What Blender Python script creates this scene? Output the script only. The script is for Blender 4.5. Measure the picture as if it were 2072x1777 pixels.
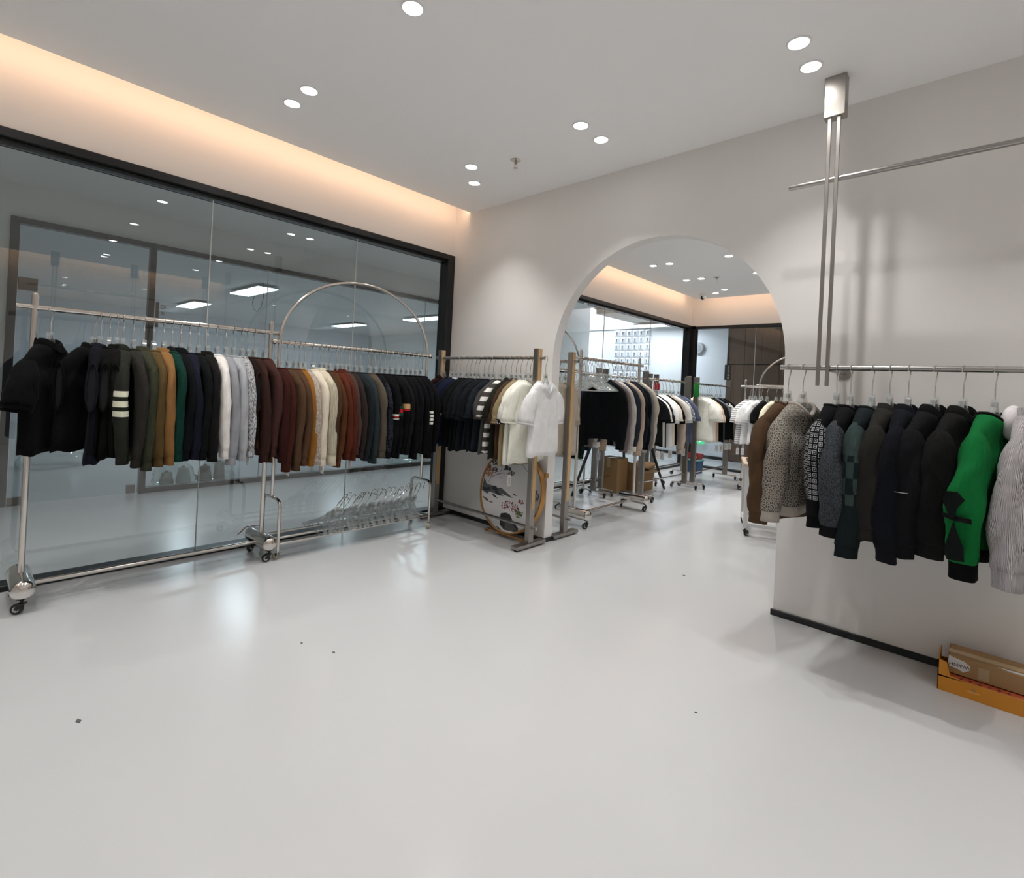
import bpy, math, random
import numpy as np
from mathutils import Matrix, Vector, Euler

# ------------------------------------------------------------------ reset
for o in list(bpy.data.objects):
    bpy.data.objects.remove(o, do_unlink=True)
SC = bpy.context.scene
COL = SC.collection
PI = math.pi
rnd = random.Random(7)

# ------------------------------------------------------------------ camera
cam = bpy.data.cameras.new('camera')
cam.sensor_fit = 'HORIZONTAL'; cam.sensor_width = 36.0
cam.lens = 1035.97 / 2072 * 36.0
cam.shift_y = -111.5 / 2072
cam.clip_start = 0.05; cam.clip_end = 100
camo = bpy.data.objects.new('camera', cam); COL.objects.link(camo)
yaw, pitch, roll = math.radians(42.81963), math.radians(0.21853), math.radians(-2.83733)
fw = Vector((-math.sin(yaw)*math.cos(pitch), math.cos(yaw)*math.cos(pitch), math.sin(pitch)))
rt = Vector((math.cos(yaw), math.sin(yaw), 0)); dn = -rt.cross(fw)
rt2 = rt*math.cos(roll) + dn*math.sin(roll); dn2 = dn*math.cos(roll) - rt*math.sin(roll)
M = Matrix.Identity(4)
for i in range(3):
    M[i][0] = rt2[i]; M[i][1] = -dn2[i]; M[i][2] = -fw[i]
M[2][3] = 1.25
camo.matrix_world = M
SC.camera = camo

# ------------------------------------------------------------------ world, exposure
w = bpy.data.worlds.new('world'); SC.world = w; w.use_nodes = True
w.node_tree.nodes['Background'].inputs[0].default_value = (0.55, 0.6, 0.65, 1)
w.node_tree.nodes['Background'].inputs[1].default_value = 0.02
vs = SC.view_settings
vs.view_transform = 'Standard'; vs.look = 'None'; vs.gamma = 1.0; vs.use_curve_mapping = False
vs.exposure = 0.10
SC.cycles.max_bounces = 10; SC.cycles.diffuse_bounces = 7; SC.cycles.glossy_bounces = 4; SC.cycles.transparent_max_bounces = 14
SC.cycles.use_adaptive_sampling = True; SC.cycles.adaptive_threshold = 0.04
SPOT_W = 28.0          # one ceiling downlight
COVE_W = 2.5          # warm cove strip, per metre
CORR_W = 22.0          # added cool panel over the lobby

# ------------------------------------------------------------------ materials
def lin(c):
    if isinstance(c, str):
        c = c.lstrip('#'); c = tuple(int(c[i:i+2], 16)/255 for i in (0, 2, 4))
    return tuple((x/12.92 if x <= 0.04045 else ((x+0.055)/1.055)**2.4) for x in c[:3]) + (1.0,)

MATS = {}
def newmat(name):
    m = bpy.data.materials.new(name); m.use_nodes = True
    nt = m.node_tree
    return m, nt, nt.nodes['Principled BSDF']

def N(nt, t, **kw):
    n = nt.nodes.new(t)
    for k, v in kw.items():
        setattr(n, k, v)
    return n

def simple(name, col, rough=0.5, metal=0.0, spec=0.5, bump=0.0, bscale=60, var=0.0, vscale=3, **kw):
    if name in MATS: return MATS[name]
    m, nt, b = newmat(name)
    c = lin(col) if isinstance(col, str) else tuple(col) + (1.0,)
    b.inputs['Base Color'].default_value = c
    b.inputs['Roughness'].default_value = rough
    b.inputs['Metallic'].default_value = metal
    b.inputs['Specular IOR Level'].default_value = spec
    tc = N(nt, 'ShaderNodeTexCoord')
    if var > 0:
        nz = N(nt, 'ShaderNodeTexNoise'); nz.inputs['Scale'].default_value = vscale; nz.inputs['Detail'].default_value = 4
        nt.links.new(tc.outputs['Object'], nz.inputs['Vector'])
        mx = N(nt, 'ShaderNodeMix', data_type='RGBA')
        mx.inputs[6].default_value = tuple(x*(1-var) for x in c[:3]) + (1,)
        mx.inputs[7].default_value = tuple(min(1, x*(1+var)) for x in c[:3]) + (1,)
        nt.links.new(nz.outputs['Fac'], mx.inputs[0]); nt.links.new(mx.outputs[2], b.inputs['Base Color'])
    if bump > 0:
        nz = N(nt, 'ShaderNodeTexNoise'); nz.inputs['Scale'].default_value = bscale; nz.inputs['Detail'].default_value = 3
        nt.links.new(tc.outputs['Object'], nz.inputs['Vector'])
        bp = N(nt, 'ShaderNodeBump'); bp.inputs['Strength'].default_value = bump; bp.inputs['Distance'].default_value = 0.004
        nt.links.new(nz.outputs['Fac'], bp.inputs['Height']); nt.links.new(bp.outputs['Normal'], b.inputs['Normal'])
    for k, v in kw.items():
        b.inputs[k].default_value = v
    MATS[name] = m
    return m

def emis(name, col, strength):
    if name in MATS: return MATS[name]
    m, nt, b = newmat(name)
    b.inputs['Base Color'].default_value = tuple(col) + (1,)
    b.inputs['Emission Color'].default_value = tuple(col) + (1,)
    b.inputs['Emission Strength'].default_value = strength
    MATS[name] = m
    return m

def glassmat(name, tint, r0=0.05, boost=1.0, rough=0.0, grain=0.0):
    if name in MATS: return MATS[name]
    m, nt, b = newmat(name)
    nt.nodes.remove(b)
    out = nt.nodes['Material Output']
    tr = N(nt, 'ShaderNodeBsdfTransparent'); tr.inputs[0].default_value = tuple(tint) + (1,)
    gl = N(nt, 'ShaderNodeBsdfGlossy'); gl.inputs['Roughness'].default_value = rough
    gl.inputs['Color'].default_value = (0.95, 0.97, 0.97, 1)
    ge = N(nt, 'ShaderNodeNewGeometry')
    dt = N(nt, 'ShaderNodeVectorMath', operation='DOT_PRODUCT')
    nt.links.new(ge.outputs['Incoming'], dt.inputs[0]); nt.links.new(ge.outputs['Normal'], dt.inputs[1])
    ab = N(nt, 'ShaderNodeMath', operation='ABSOLUTE'); nt.links.new(dt.outputs['Value'], ab.inputs[0])
    om = N(nt, 'ShaderNodeMath', operation='SUBTRACT', use_clamp=True); om.inputs[0].default_value = 1; nt.links.new(ab.outputs[0], om.inputs[1])
    pw = N(nt, 'ShaderNodeMath', operation='POWER'); nt.links.new(om.outputs[0], pw.inputs[0]); pw.inputs[1].default_value = 5.0
    ma = N(nt, 'ShaderNodeMath', operation='MULTIPLY_ADD', use_clamp=True)
    nt.links.new(pw.outputs[0], ma.inputs[0]); ma.inputs[1].default_value = (1-r0)*boost; ma.inputs[2].default_value = r0*boost
    mix = N(nt, 'ShaderNodeMixShader'); nt.links.new(ma.outputs[0], mix.inputs[0])
    nt.links.new(tr.outputs[0], mix.inputs[1]); nt.links.new(gl.outputs[0], mix.inputs[2])
    if grain > 0:
        df = N(nt, 'ShaderNodeBsdfTranslucent'); df.inputs[0].default_value = (0.85, 0.88, 0.88, 1)
        dd = N(nt, 'ShaderNodeBsdfDiffuse'); dd.inputs[0].default_value = (0.85, 0.88, 0.88, 1)
        ad = N(nt, 'ShaderNodeMixShader'); ad.inputs[0].default_value = 0.5
        nt.links.new(df.outputs[0], ad.inputs[1]); nt.links.new(dd.outputs[0], ad.inputs[2])
        m2 = N(nt, 'ShaderNodeMixShader'); m2.inputs[0].default_value = grain
        nt.links.new(mix.outputs[0], m2.inputs[1]); nt.links.new(ad.outputs[0], m2.inputs[2])
        mix = m2
    nt.links.new(mix.outputs[0], out.inputs['Surface'])
    MATS[name] = m
    return m

M_WALL = simple('wall_paint', (0.80, 0.782, 0.76), 0.75, bump=0.05, bscale=120, spec=0.25)
M_CEIL = simple('ceiling_paint', (0.96, 0.957, 0.952), 0.8, spec=0.2)
M_FLOOR = simple('epoxy_floor', (0.535, 0.540, 0.547), 0.21, spec=0.5, var=0.03, vscale=1.3, bump=0.02, bscale=7)
M_BLACK = simple('black_aluminium', (0.010, 0.011, 0.012), 0.35, spec=0.5)
M_SEAL = simple('silicone_joint', (0.55, 0.58, 0.57), 0.5)
M_GLASS = glassmat('shop_glass', (0.79, 0.845, 0.84), 0.06, 1.8)
M_GLASS2 = glassmat('far_shop_glass', (0.80, 0.87, 0.89), 0.05, 1.3)
M_CLEAR = glassmat('clear_plastic', (0.96, 0.97, 0.97), 0.14, 1.5, 0.05, 0.16)
M_CHROME = simple('polished_steel', (0.70, 0.665, 0.63), 0.13, 1.0)
M_STEEL = simple('brushed_steel', (0.36, 0.335, 0.31), 0.34, 1.0)
M_STEELD = simple('satin_steel_bar', (0.42, 0.40, 0.385), 0.30, 1.0)
M_RUBBER = simple('black_rubber', (0.012, 0.012, 0.012), 0.45)
M_HUB = simple('caster_hub', (0.45, 0.45, 0.45), 0.4)
M_WOODL = simple('light_wood', '#c9a678', 0.5, var=0.06, vscale=12)
M_WHITE = simple('white_card', (0.78, 0.77, 0.75), 0.6)
M_INK = simple('printed_ink', (0.03, 0.03, 0.03), 0.7)
M_GOLD = simple('gold_frame', '#b98a4e', 0.35, 0.6)
M_CARD = simple('cardboard', '#9c7a52', 0.8, bump=0.1, bscale=30, var=0.06)

# ------------------------------------------------------------------ mesh helpers
class MB:
    def __init__(s):
        s.v = []; s.f = []; s.uv = None; s.mi = []
    def add(s, vs, fs, mi=0):
        b = len(s.v); s.v += [tuple(map(float, p)) for p in vs]; s.f += [tuple(b+i for i in f) for f in fs]; s.mi += [mi]*len(fs)
        return s
    def box(s, lo, hi, mi=0, M=None):
        (x0, y0, z0), (x1, y1, z1) = lo, hi
        p = [(x0,y0,z0),(x1,y0,z0),(x1,y1,z0),(x0,y1,z0),(x0,y0,z1),(x1,y0,z1),(x1,y1,z1),(x0,y1,z1)]
        if M is not None: p = [M @ Vector(q) for q in p]
        return s.add(p, [(0,3,2,1),(4,5,6,7),(0,1,5,4),(1,2,6,5),(2,3,7,6),(3,0,4,7)], mi)
    def bbox(s, lo, hi, r=0.004, mi=0, M=None):
        # box with chamfered edges
        lo = Vector(lo); hi = Vector(hi); c = (lo+hi)/2; h = (hi-lo)/2
        r = min(r, min(h)*0.6); pts = []; idx = {}
        for ix in (-1, 1):
            for iy in (-1, 1):
                for iz in (-1, 1):
                    for a in range(3):
                        q = [ix*(h[0]-r), iy*(h[1]-r), iz*(h[2]-r)]; q[a] = (ix, iy, iz)[a]*h[a]
                        idx[(ix, iy, iz, a)] = len(pts); p = c+Vector(q)
                        pts.append(M @ p if M is not None else p)
        fs = []
        for a in range(3):
            b, d = (a+1) % 3, (a+2) % 3
            for sg in (-1, 1):
                ring = []
                for (u, v) in ((-1,-1),(1,-1),(1,1),(-1,1)):
                    k = [0,0,0]; k[a] = sg; k[b] = u; k[d] = v; ring.append(idx[(*k, a)])
                fs.append(ring if sg > 0 else ring[::-1])
        for a in range(3):
            b, d = (a+1) % 3, (a+2) % 3
            for u in (-1, 1):
                for v in (-1, 1):
                    k0 = [0,0,0]; k0[b] = u; k0[d] = v; k1 = list(k0); k0[a] = -1; k1[a] = 1
                    q = [idx[(*k0, b)], idx[(*k1, b)], idx[(*k1, d)], idx[(*k0, d)]]
                    fs.append(q if u*v < 0 else q[::-1])
        for k in [(x,y,z) for x in (-1,1) for y in (-1,1) for z in (-1,1)]:
            t = [idx[(*k, 0)], idx[(*k, 1)], idx[(*k, 2)]]
            fs.append(t if k[0]*k[1]*k[2] > 0 else t[::-1])
        return s.add(pts, fs, mi)
    def tube(s, path, r, n=10, caps=True, closed=False, mi=0, up=None):
        P = [Vector(p) for p in path]; m = len(P)
        rs = r if isinstance(r, (list, tuple)) else [r]*m
        T = []
        for i in range(m):
            a = P[(i-1) % m] if (closed or i > 0) else P[i]; b = P[(i+1) % m] if (closed or i < m-1) else P[i]
            T.append((b-a).normalized())
        u = Vector(up) if up else (Vector((0,0,1)) if abs(T[0].z) < 0.9 else Vector((1,0,0)))
        vs = []; 
        for i in range(m):
            u = (u - T[i]*u.dot(T[i])); u = u.normalized() if u.length > 1e-6 else T[i].orthogonal().normalized()
            v = T[i].cross(u)
            for k in range(n):
                a = 2*PI*k/n; vs.append(P[i] + (u*math.cos(a) + v*math.sin(a))*rs[i])
        fs = []
        for i in range(m if closed else m-1):
            j = (i+1) % m
            for k in range(n):
                fs.append((i*n+k, i*n+(k+1) % n, j*n+(k+1) % n, j*n+k))
        if caps and not closed:
            fs.append(tuple(range(n-1, -1, -1))); fs.append(tuple((m-1)*n+k for k in range(n)))
        return s.add(vs, fs, mi)
    def lathe(s, prof, M=None, n=20, mi=0):
        # profile of (radius, height) about local Z
        vs = []; m = len(prof)
        for (r, h) in prof:
            for k in range(n):
                a = 2*PI*k/n; p = Vector((r*math.cos(a), r*math.sin(a), h)); vs.append(M @ p if M is not None else p)
        fs = [(i*n+k, i*n+(k+1) % n, (i+1)*n+(k+1) % n, (i+1)*n+k) for i in range(m-1) for k in range(n)]
        fs.append(tuple(range(n-1, -1, -1))); fs.append(tuple((m-1)*n+k for k in range(n)))
        return s.add(vs, fs, mi)
    def sphere(s, c, r, n=14, m=8, sc=(1,1,1), mi=0):
        c = Vector(c)
        prof = [(r*math.sin(PI*i/m) if 0 < i < m else r*0.02, -r*math.cos(PI*i/m)) for i in range(m+1)]
        Mx = Matrix.Translation(c) @ Matrix.Diagonal((*sc, 1))
        return s.lathe(prof, Mx, n, mi)
    def poly(s, pts, ext, mi=0):
        # pts: planar outline (3D), ext: extrusion vector
        e = Vector(ext); n = len(pts); P = [Vector(p) for p in pts]
        fs = [tuple(range(n)), tuple(range(2*n-1, n-1, -1))] + [(i, n+i, n+(i+1) % n, (i+1) % n) for i in range(n)]
        return s.add(P + [p+e for p in P], fs, mi)
    def mesh(s, name, mats=(), smooth=35):
        me = bpy.data.meshes.new(name)
        me.from_pydata(s.v, [], s.f)
        if any(s.mi): me.polygons.foreach_set('material_index', s.mi)
        if s.uv is not None:
            ul = me.uv_layers.new(name='UVMap')
            li = np.empty(len(me.loops), dtype=np.int32); me.loops.foreach_get('vertex_index', li)
            ul.data.foreach_set('uv', np.asarray(s.uv, dtype=np.float32)[li].ravel())
        if smooth:
            me.polygons.foreach_set('use_smooth', [True]*len(me.polygons))
            if smooth < 170: me.set_sharp_from_angle(angle=math.radians(smooth))
        for m in (mats if isinstance(mats, (list, tuple)) else [mats]): me.materials.append(m)
        return me
    def build(s, name, mats, parent=None, smooth=35):
        return link(name, s.mesh(name, mats, smooth), parent)

def link(name, data, parent=None):
    o = bpy.data.objects.new(name, data); COL.objects.link(o)
    if parent is not None: o.parent = parent
    return o
def empty(name, loc=(0,0,0), rz=0.0):
    o = bpy.data.objects.new(name, None); COL.objects.link(o)
    o.location = loc; o.rotation_euler = (0, 0, rz); o.empty_display_size = 0.1
    return o
def tag(o, label, cat, group=None):
    o['label'] = label; o['category'] = cat
    if group: o['group'] = group
    return o
def struct(o):
    o['kind'] = 'structure'; return o
def copy_tree(o, parent=None):
    c = o.copy(); COL.objects.link(c); c.parent = parent
    for ch in list(o.children): copy_tree(ch, c)
    return c
def recalc(mb):
    return mb
ORD = ['first','second','third','fourth','fifth','sixth','seventh','eighth','ninth','tenth','eleventh','twelfth','thirteenth','fourteenth','fifteenth','sixteenth','seventeenth','eighteenth','nineteenth','twentieth','twenty-first','twenty-second','twenty-third','twenty-fourth','twenty-fifth','twenty-sixth','twenty-seventh','twenty-eighth','twenty-ninth','thirtieth']

# ================================================================== SETTING
XL, YW, YW2, YB, ZC, ZT = -3.864, 3.254, 3.35, 8.78, 2.877, 3.06
XR, YN, XRB = 2.85, -2.6, 1.6           # unseen right and near walls
XO = -6.15                              # opposite shopfront

def sbox(name, lo, hi, mat):
    return struct(MB().box(lo, hi).build(name, mat, None, 0))
sbox('floor', (-16, -5, -0.06), (3.2, 13, 0), M_FLOOR)
# main room ceiling with a light cove left open along the glass wall
sbox('ceiling', (-3.655, YN, ZC), (2.62, YW, ZC+0.025), M_CEIL)
sbox('ceiling_cove_top', (-3.99, YN, ZT), (3.0, YW2, ZT+0.05), M_CEIL)
sbox('ceiling_back_room', (-3.665, YW2, ZC), (XRB, 8.48, ZC+0.025), M_CEIL)
sbox('ceiling_back_cove_top', (-3.99, YW2, ZT), (XRB+0.1, 8.9, ZT+0.05), M_CEIL)
sbox('wall_left_upper', (-3.99, YN, 2.489), (XL, YW2, ZT), M_WALL)
sbox('wall_left_upper_back_room', (-3.99, YW2, 2.463), (XL, 8.9, ZT), M_WALL)
sbox('wall_far_upper', (XL, YB, 2.452), (XRB, YB+0.12, ZT), M_WALL)
sbox('wall_right', (XR, YN, 0), (XR+0.12, YW2, ZT), M_WALL)
sbox('wall_near', (-3.99, YN-0.12, 0), (XR+0.12, YN, ZT), M_WALL)
sbox('wall_right_back_room', (XRB, YW2, 0), (XRB+0.12, 8.9, ZT), M_WALL)
# arch wall
AX0, AX1, AR = -2.58, -0.865, 0.8575
acx = (AX0+AX1)/2; asp = 1.4775
out = [(XL, YW, 0), (AX0, YW, 0)]
out += [(acx-AR*math.cos(t), YW, asp+AR*math.sin(t)) for t in [PI*i/64 for i in range(65)]]
out += [(AX1, YW, 0), (XR+0.12, YW, 0), (XR+0.12, YW, ZT), (XL, YW, ZT)]
struct(MB().poly(out, (0, YW2-YW, 0)).build('wall_arch', M_WALL, None, 30))
# black baseboards
BBH = 0.035
def bb(name, lo, hi):
    return struct(MB().bbox(lo, hi, 0.002).build(name, M_BLACK, None, 0))
bb('baseboard_arch_wall_corner', (XL, YW-0.012, 0), (AX0, YW, BBH))
bb('baseboard_arch_wall_jamb', (AX0, YW-0.012, 0), (AX0+0.012, YW2+0.012, BBH))
bb('baseboard_arch_wall', (AX1-0.012, YW-0.012, 0), (XR, YW, BBH))
bb('baseboard_arch_wall_back', (XL, YW2, 0), (AX0, YW2+0.012, BBH))

def window(name, x, y0, y1, ztop, seams, fw_=0.05, right_w=0.085):
    root = struct(empty(name, (0, 0, 0)))
    f = MB()
    f.bbox((x-0.11, y0, ztop-0.048), (x+0.012, y1, ztop), 0.003)
    f.build('frame_head', M_BLACK, root, 0)
    MB().bbox((x-0.11, y0, ztop-0.07), (x-0.03, y1, ztop-0.048), 0.002).build('frame_bead', M_BLACK, root, 0)
    MB().bbox((x-0.11, y0, 0), (x+0.006, y1, 0.032), 0.002).build('frame_sill', M_BLACK, root, 0)
    MB().bbox((x-0.11, y1-right_w, 0.032), (x+0.012, y1, ztop-0.048), 0.003).build('frame_jamb', M_BLACK, root, 0)
    MB().bbox((x-0.058, y0, ztop-0.088), (x-0.052, y1-right_w, ztop-0.084), 0.001).build('pocket_line', M_BLACK, root, 0)
    ys = [y0] + list(seams) + [y1-right_w]
    for a, b in zip(ys[:-1], ys[1:]):
        MB().add([(x-0.055, a+0.003, 0.03), (x-0.055, b-0.003, 0.03), (x-0.055, b-0.003, ztop-0.045), (x-0.055, a+0.003, ztop-0.045)], [(0, 1, 2, 3)]).build('pane', M_GLASS, root, 0)
    for s in seams:
        MB().box((x-0.060, s-0.003, 0.03), (x-0.050, s+0.003, ztop-0.05)).build('silicone_joint', M_SEAL, root, 0)
    return root
window('window_1', XL, YN, YW, 2.489, [-1.05, 0.03, 1.135, 2.23])
window('window_2', XL, YW2, YB, 2.463, [4.70, 6.046, 7.377], right_w=0.10)
# far glass wall of the back room (runs along X)
root = struct(empty('window_3'))
yb = YB
MB().bbox((XL, yb-0.012, 2.405), (XRB, yb+0.1, 2.452), 0.003).build('frame_head', M_BLACK, root, 0)
MB().bbox((XL, yb-0.006, 0), (XRB, yb+0.1, 0.032), 0.002).build('frame_sill', M_BLACK, root, 0)
MB().bbox((XL-0.11, yb-0.012, 0.0), (XL+0.075, yb+0.1, 2.463), 0.003).build('frame_corner_post', M_BLACK, root, 0)
xs = [XL+0.075, -2.80, -1.6, -0.4, XRB]
for a, b in zip(xs[:-1], xs[1:]):
    MB().add([(a+0.003, yb+0.05, 0.03), (b-0.003, yb+0.05, 0.03), (b-0.003, yb+0.05, 2.41), (a+0.003, yb+0.05, 2.41)], [(0, 1, 2, 3)]).build('pane', M_GLASS2, root, 0)
    MB().box((b-0.003, yb+0.045, 0.03), (b+0.003, yb+0.055, 2.41)).build('silicone_joint', M_SEAL, root, 0)

# ---- corridor outside the glass, opposite shop and far lobby
M_CORW = simple('corridor_paint', (0.72, 0.72, 0.71), 0.7, spec=0.2)
M_LOBBY = simple('lobby_white', (0.82, 0.83, 0.86), 0.6, spec=0.2)
M_WOODP = simple('walnut_panel', '#6b5443', 0.45, var=0.18, vscale=5)
sbox('ceiling_corridor', (-6.15, -5, 2.78), (-3.99, 8.0, 2.83), M_CORW)
sbox('ceiling_lobby', (-5.37, 8.9, 2.66), (3.0, 10.3, 2.75), M_CORW)
sbox('ceiling_lobby_side', (-5.37, 8.0, 2.66), (-3.99, 8.9, 2.75), M_CORW)
sbox('ceiling_void', (-9.2, 8.0, 4.2), (-5.37, 10.3, 4.25), M_LOBBY)
sbox('wall_lobby_fascia', (-5.42, 8.0, 2.75), (-5.37, 10.3, 4.2), M_LOBBY)
sbox('wall_corridor_end', (-6.3, -5.1, 0), (-3.99, -5.0, 2.8), M_CORW)
sbox('wall_opposite_head', (XO-0.12, -5, 2.49), (XO, 8.95, 4.2), M_CORW)
sbox('wall_opposite_near', (XO-0.12, -5, 0), (XO, 0.25, 2.49), M_CORW)
sbox('wall_opposite_far', (XO-0.12, 6.9, 0), (XO, 8.95, 2.49), M_CORW)
sbox('wall_opposite_side', (-14.5, 8.83, 0), (XO-0.12, 8.95, 4.2), M_CORW)
sbox('wall_shop_rear', (-14.6, -5, 0), (-14.5, 8.83, 2.7), M_LOBBY)
sbox('wall_shop_near', (-14.5, -1.6, 0), (XO-0.12, -1.5, 2.7), M_LOBBY)
sbox('ceiling_opposite_shop', (-14.5, -5, 2.62), (XO-0.12, 8.83, 2.68), M_CORW)
# lobby end wall: white part with a relief panel, then walnut boards
lw = struct(MB().box((-9.2, 10.15, 0), (-3.73, 10.3, 4.2)).build('wall_lobby_end', M_LOBBY, None, 0))
sbox('wall_lobby_side', (-9.3, 8.95, 0), (-9.2, 10.3, 4.2), M_LOBBY)
MB().box((-9.2, 10.135, 2.642), (-5.37, 10.15, 2.652)).build('shadow_gap', M_BLACK, lw, 0)
MB().box((-9.2, 10.13, 0), (-3.73, 10.15, 0.06)).build('skirting', M_BLACK, lw, 0)
tm = MB()
q = 0.0755
fr = [(-q, -q), (q, -q), (q, q), (-q, q)]
fi = [(-0.058, -0.058), (0.058, -0.058), (0.058, 0.058), (-0.058, 0.058)]
fj = [(-0.018, -0.036), (0.018, -0.036), (0.018, 0.036), (-0.018, 0.036)]
V = [(x, 0.02, z) for x, z in fr] + [(x, 0.0, z) for x, z in fi] + [(x, -0.025, z) for x, z in fj] + [(x*0.8, 0.015, z*0.9) for x, z in fj]
F = []
for a in range(3):
    for i in range(4):
        F.append((a*4+i, a*4+(i+1) % 4, (a+1)*4+(i+1) % 4, (a+1)*4+i))
tm.add(V, F, 0); tm.add([V[12], V[13], V[14], V[15]], [(0, 1, 2, 3)], 1)
tmesh = tm.mesh('relief_tile', [M_LOBBY, simple('relief_slot', (0.10, 0.10, 0.11), 0.7)], 0)
for c in range(6):
    for r in range(13):
        t = link('relief_tile', tmesh, lw); t.location = (-6.199+0.153*c, 10.128, 2.553-0.1545*r)
wd = struct(MB().box((-3.73, 10.2, 0), (3.0, 10.3, 2.7)).build('wall_lobby_walnut', simple('dark_joint', (0.03, 0.025, 0.02), 0.6), None, 0))
for i in range(10):
    for z0, z1 in ((0.01, 1.87), (1.89, 2.66)):
        MB().bbox((-3.72+0.31*i, 10.18, z0), (-3.725+0.31*(i+1), 10.2, z1), 0.002).build('board', M_WOODP, wd, 0)
# opposite shopfront
ops = struct(empty('window_4'))
for nm, lo, hi in (('frame_head', (XO-0.06, 0.25, 2.44), (XO+0.03, 6.9, 2.49)), ('frame_jamb', (XO-0.06, 0.25, 0), (XO+0.03, 0.31, 2.44)),
                   ('mullion', (XO-0.06, 1.25, 0), (XO+0.03, 1.30, 2.44)), ('frame_sill', (XO-0.06, 1.30, 0), (XO+0.03, 6.9, 0.05)),
                   ('frame_jamb', (XO-0.06, 6.86, 0.05), (XO+0.03, 6.9, 2.44))):
    MB().bbox(lo, hi, 0.003).build(nm, M_BLACK, ops, 0)
for a, b in ((1.30, 2.388), (2.394, 4.66), (4.666, 6.86)):
    MB().add([(XO, a, 0.05), (XO, b, 0.05), (XO, b, 2.44), (XO, a, 2.44)], [(0, 1, 2, 3)]).build('pane', M_GLASS2, ops, 0)
    MB().box((XO-0.006, b, 0.05), (XO+0.006, b+0.006, 2.44)).build('silicone_joint', M_SEAL, ops, 0)
MB().add([(XO, .31, 1.93), (XO, 1.25, 1.93), (XO, 1.25, 2.44), (XO, .31, 2.44)], [(0, 1, 2, 3)]).build('transom_pane', M_GLASS2, ops, 0)
d1 = struct(empty('door_1'))
MB().add([(XO, .315, 0.01), (XO, 1.245, 0.01), (XO, 1.245, 1.92), (XO, .315, 1.92)], [(0, 1, 2, 3)]).build('door_pane', M_GLASS2, d1, 0)
M_PATCH = simple('bronze_patch', '#6d625a', 0.4, 0.3)
for lo, hi in (((XO-0.02, .315, 1.87), (XO+0.02, .44, 1.98)), ((XO-0.02, .315, 0.0), (XO+0.02, .44, .07)), ((XO-0.02, 1.15, 0.01), (XO+0.02, 1.22, .09))):
    MB().bbox(lo, hi, 0.004).build('patch_fitting', M_PATCH, d1, 0)

# ================================================================== LIGHTS
M_LENS = emis('downlight_lens', (1.0, 0.98, 0.95), 22)
ring = MB().lathe([(0.052, 0.0), (0.052, -0.004), (0.044, -0.006), (0.041, 0.0)], None, 24).mesh('trim_ring', simple('white_trim', (0.85, 0.85, 0.84), 0.4), 40)
lens = MB().lathe([(0.041, 0.0), (0.041, -0.003), (0.036, -0.0045)], None, 24).mesh('lens', M_LENS, 40)
def downlight(x, y, label, group, power=SPOT_W, z=ZC):
    r = empty('downlight', (x, y, z)); tag(r, label, 'downlight', group)
    link('trim_ring', ring, r); link('lens', lens, r)
    l = bpy.data.lights.new('downlight_lamp', 'SPOT'); l.energy = power; l.spot_size = math.radians(94); l.spot_blend = 0.8
    l.shadow_soft_size = 0.012; l.color = (1.0, 0.985, 0.965)
    lo = link('downlight_lamp', l, r); lo.location = (0, 0, -0.02)
main_lights = [(-2.887, 1.295, 'recessed downlight, right one of the pair left over the leftmost rack'), (-3.105, 1.295, 'recessed downlight, left one of the pair left over the leftmost rack'),
    (-2.885, 2.548, 'recessed downlight beside the sprinkler, upper one near the ceiling corner'), (-3.095, 2.774, 'recessed downlight nearest to the ceiling corner by the glass wall'),
    (-1.888, 2.545, 'recessed downlight, upper one of the pair right of the sprinkler'), (-1.888, 2.771, 'recessed downlight, lower one of the pair right of the sprinkler'),
    (-1.89, 1.284, 'lone recessed downlight at the top edge of the picture'),
    (-0.68, 2.540, 'recessed downlight, upper one of the pair by the hanging bracket'), (-0.68, 2.760, 'recessed downlight, lower one of the pair by the hanging bracket')]
for x, y, lb in main_lights: downlight(x, y, lb, 'downlights of the main room')
for x, y in [(-0.68, 1.29), (0.53, 2.545), (0.53, 1.29), (1.64, 2.545), (1.64, 1.40), (1.86, 1.40), (-2.887, 0.05), (-3.105, 0.05), (-1.89, 0.05), (-0.68, 0.05), (0.53, 0.05), (1.74, 0.05), (-2.99, -1.25), (-1.3, -1.25), (0.53, -1.25), (1.74, -1.25)]:
    downlight(x, y, 'recessed downlight outside the picture, mirrored in the glass wall', 'mirrored downlights of the main room', SPOT_W*1.1)
back_lights = [(-3.18, 5.977, 'left one of the pair'), (-2.96, 5.977, 'right one of the pair'), (-2.237, 5.988, 'lone one'), (-3.185, 6.978, 'left one of the pair'), (-2.967, 6.973, 'right one of the pair'), (-2.24, 6.991, 'lone one'), (-2.979, 7.87, 'right one'), (-3.193, 8.074, 'left one')]
rowt = {5: 'nearest row', 6: 'middle row', 7: 'farthest row', 8: 'farthest row'}
for x, y, lb in back_lights:
    downlight(x, y, 'small downlight seen through the arch, %s of the %s' % (lb, rowt[int(y)]), 'downlights of the back room', SPOT_W*1.25)
for x, y in [(-3.07, 4.2), (-2.24, 4.9), (-1.2, 4.3), (-3.07, 5.0), (-1.2, 5.98), (-1.2, 6.98), (-2.24, 8.0), (-1.2, 8.0), (0.1, 5.0), (0.1, 6.9)]:
    downlight(x, y, 'back room downlight hidden above the arch', 'hidden downlights of the back room', SPOT_W*1.6)

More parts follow.
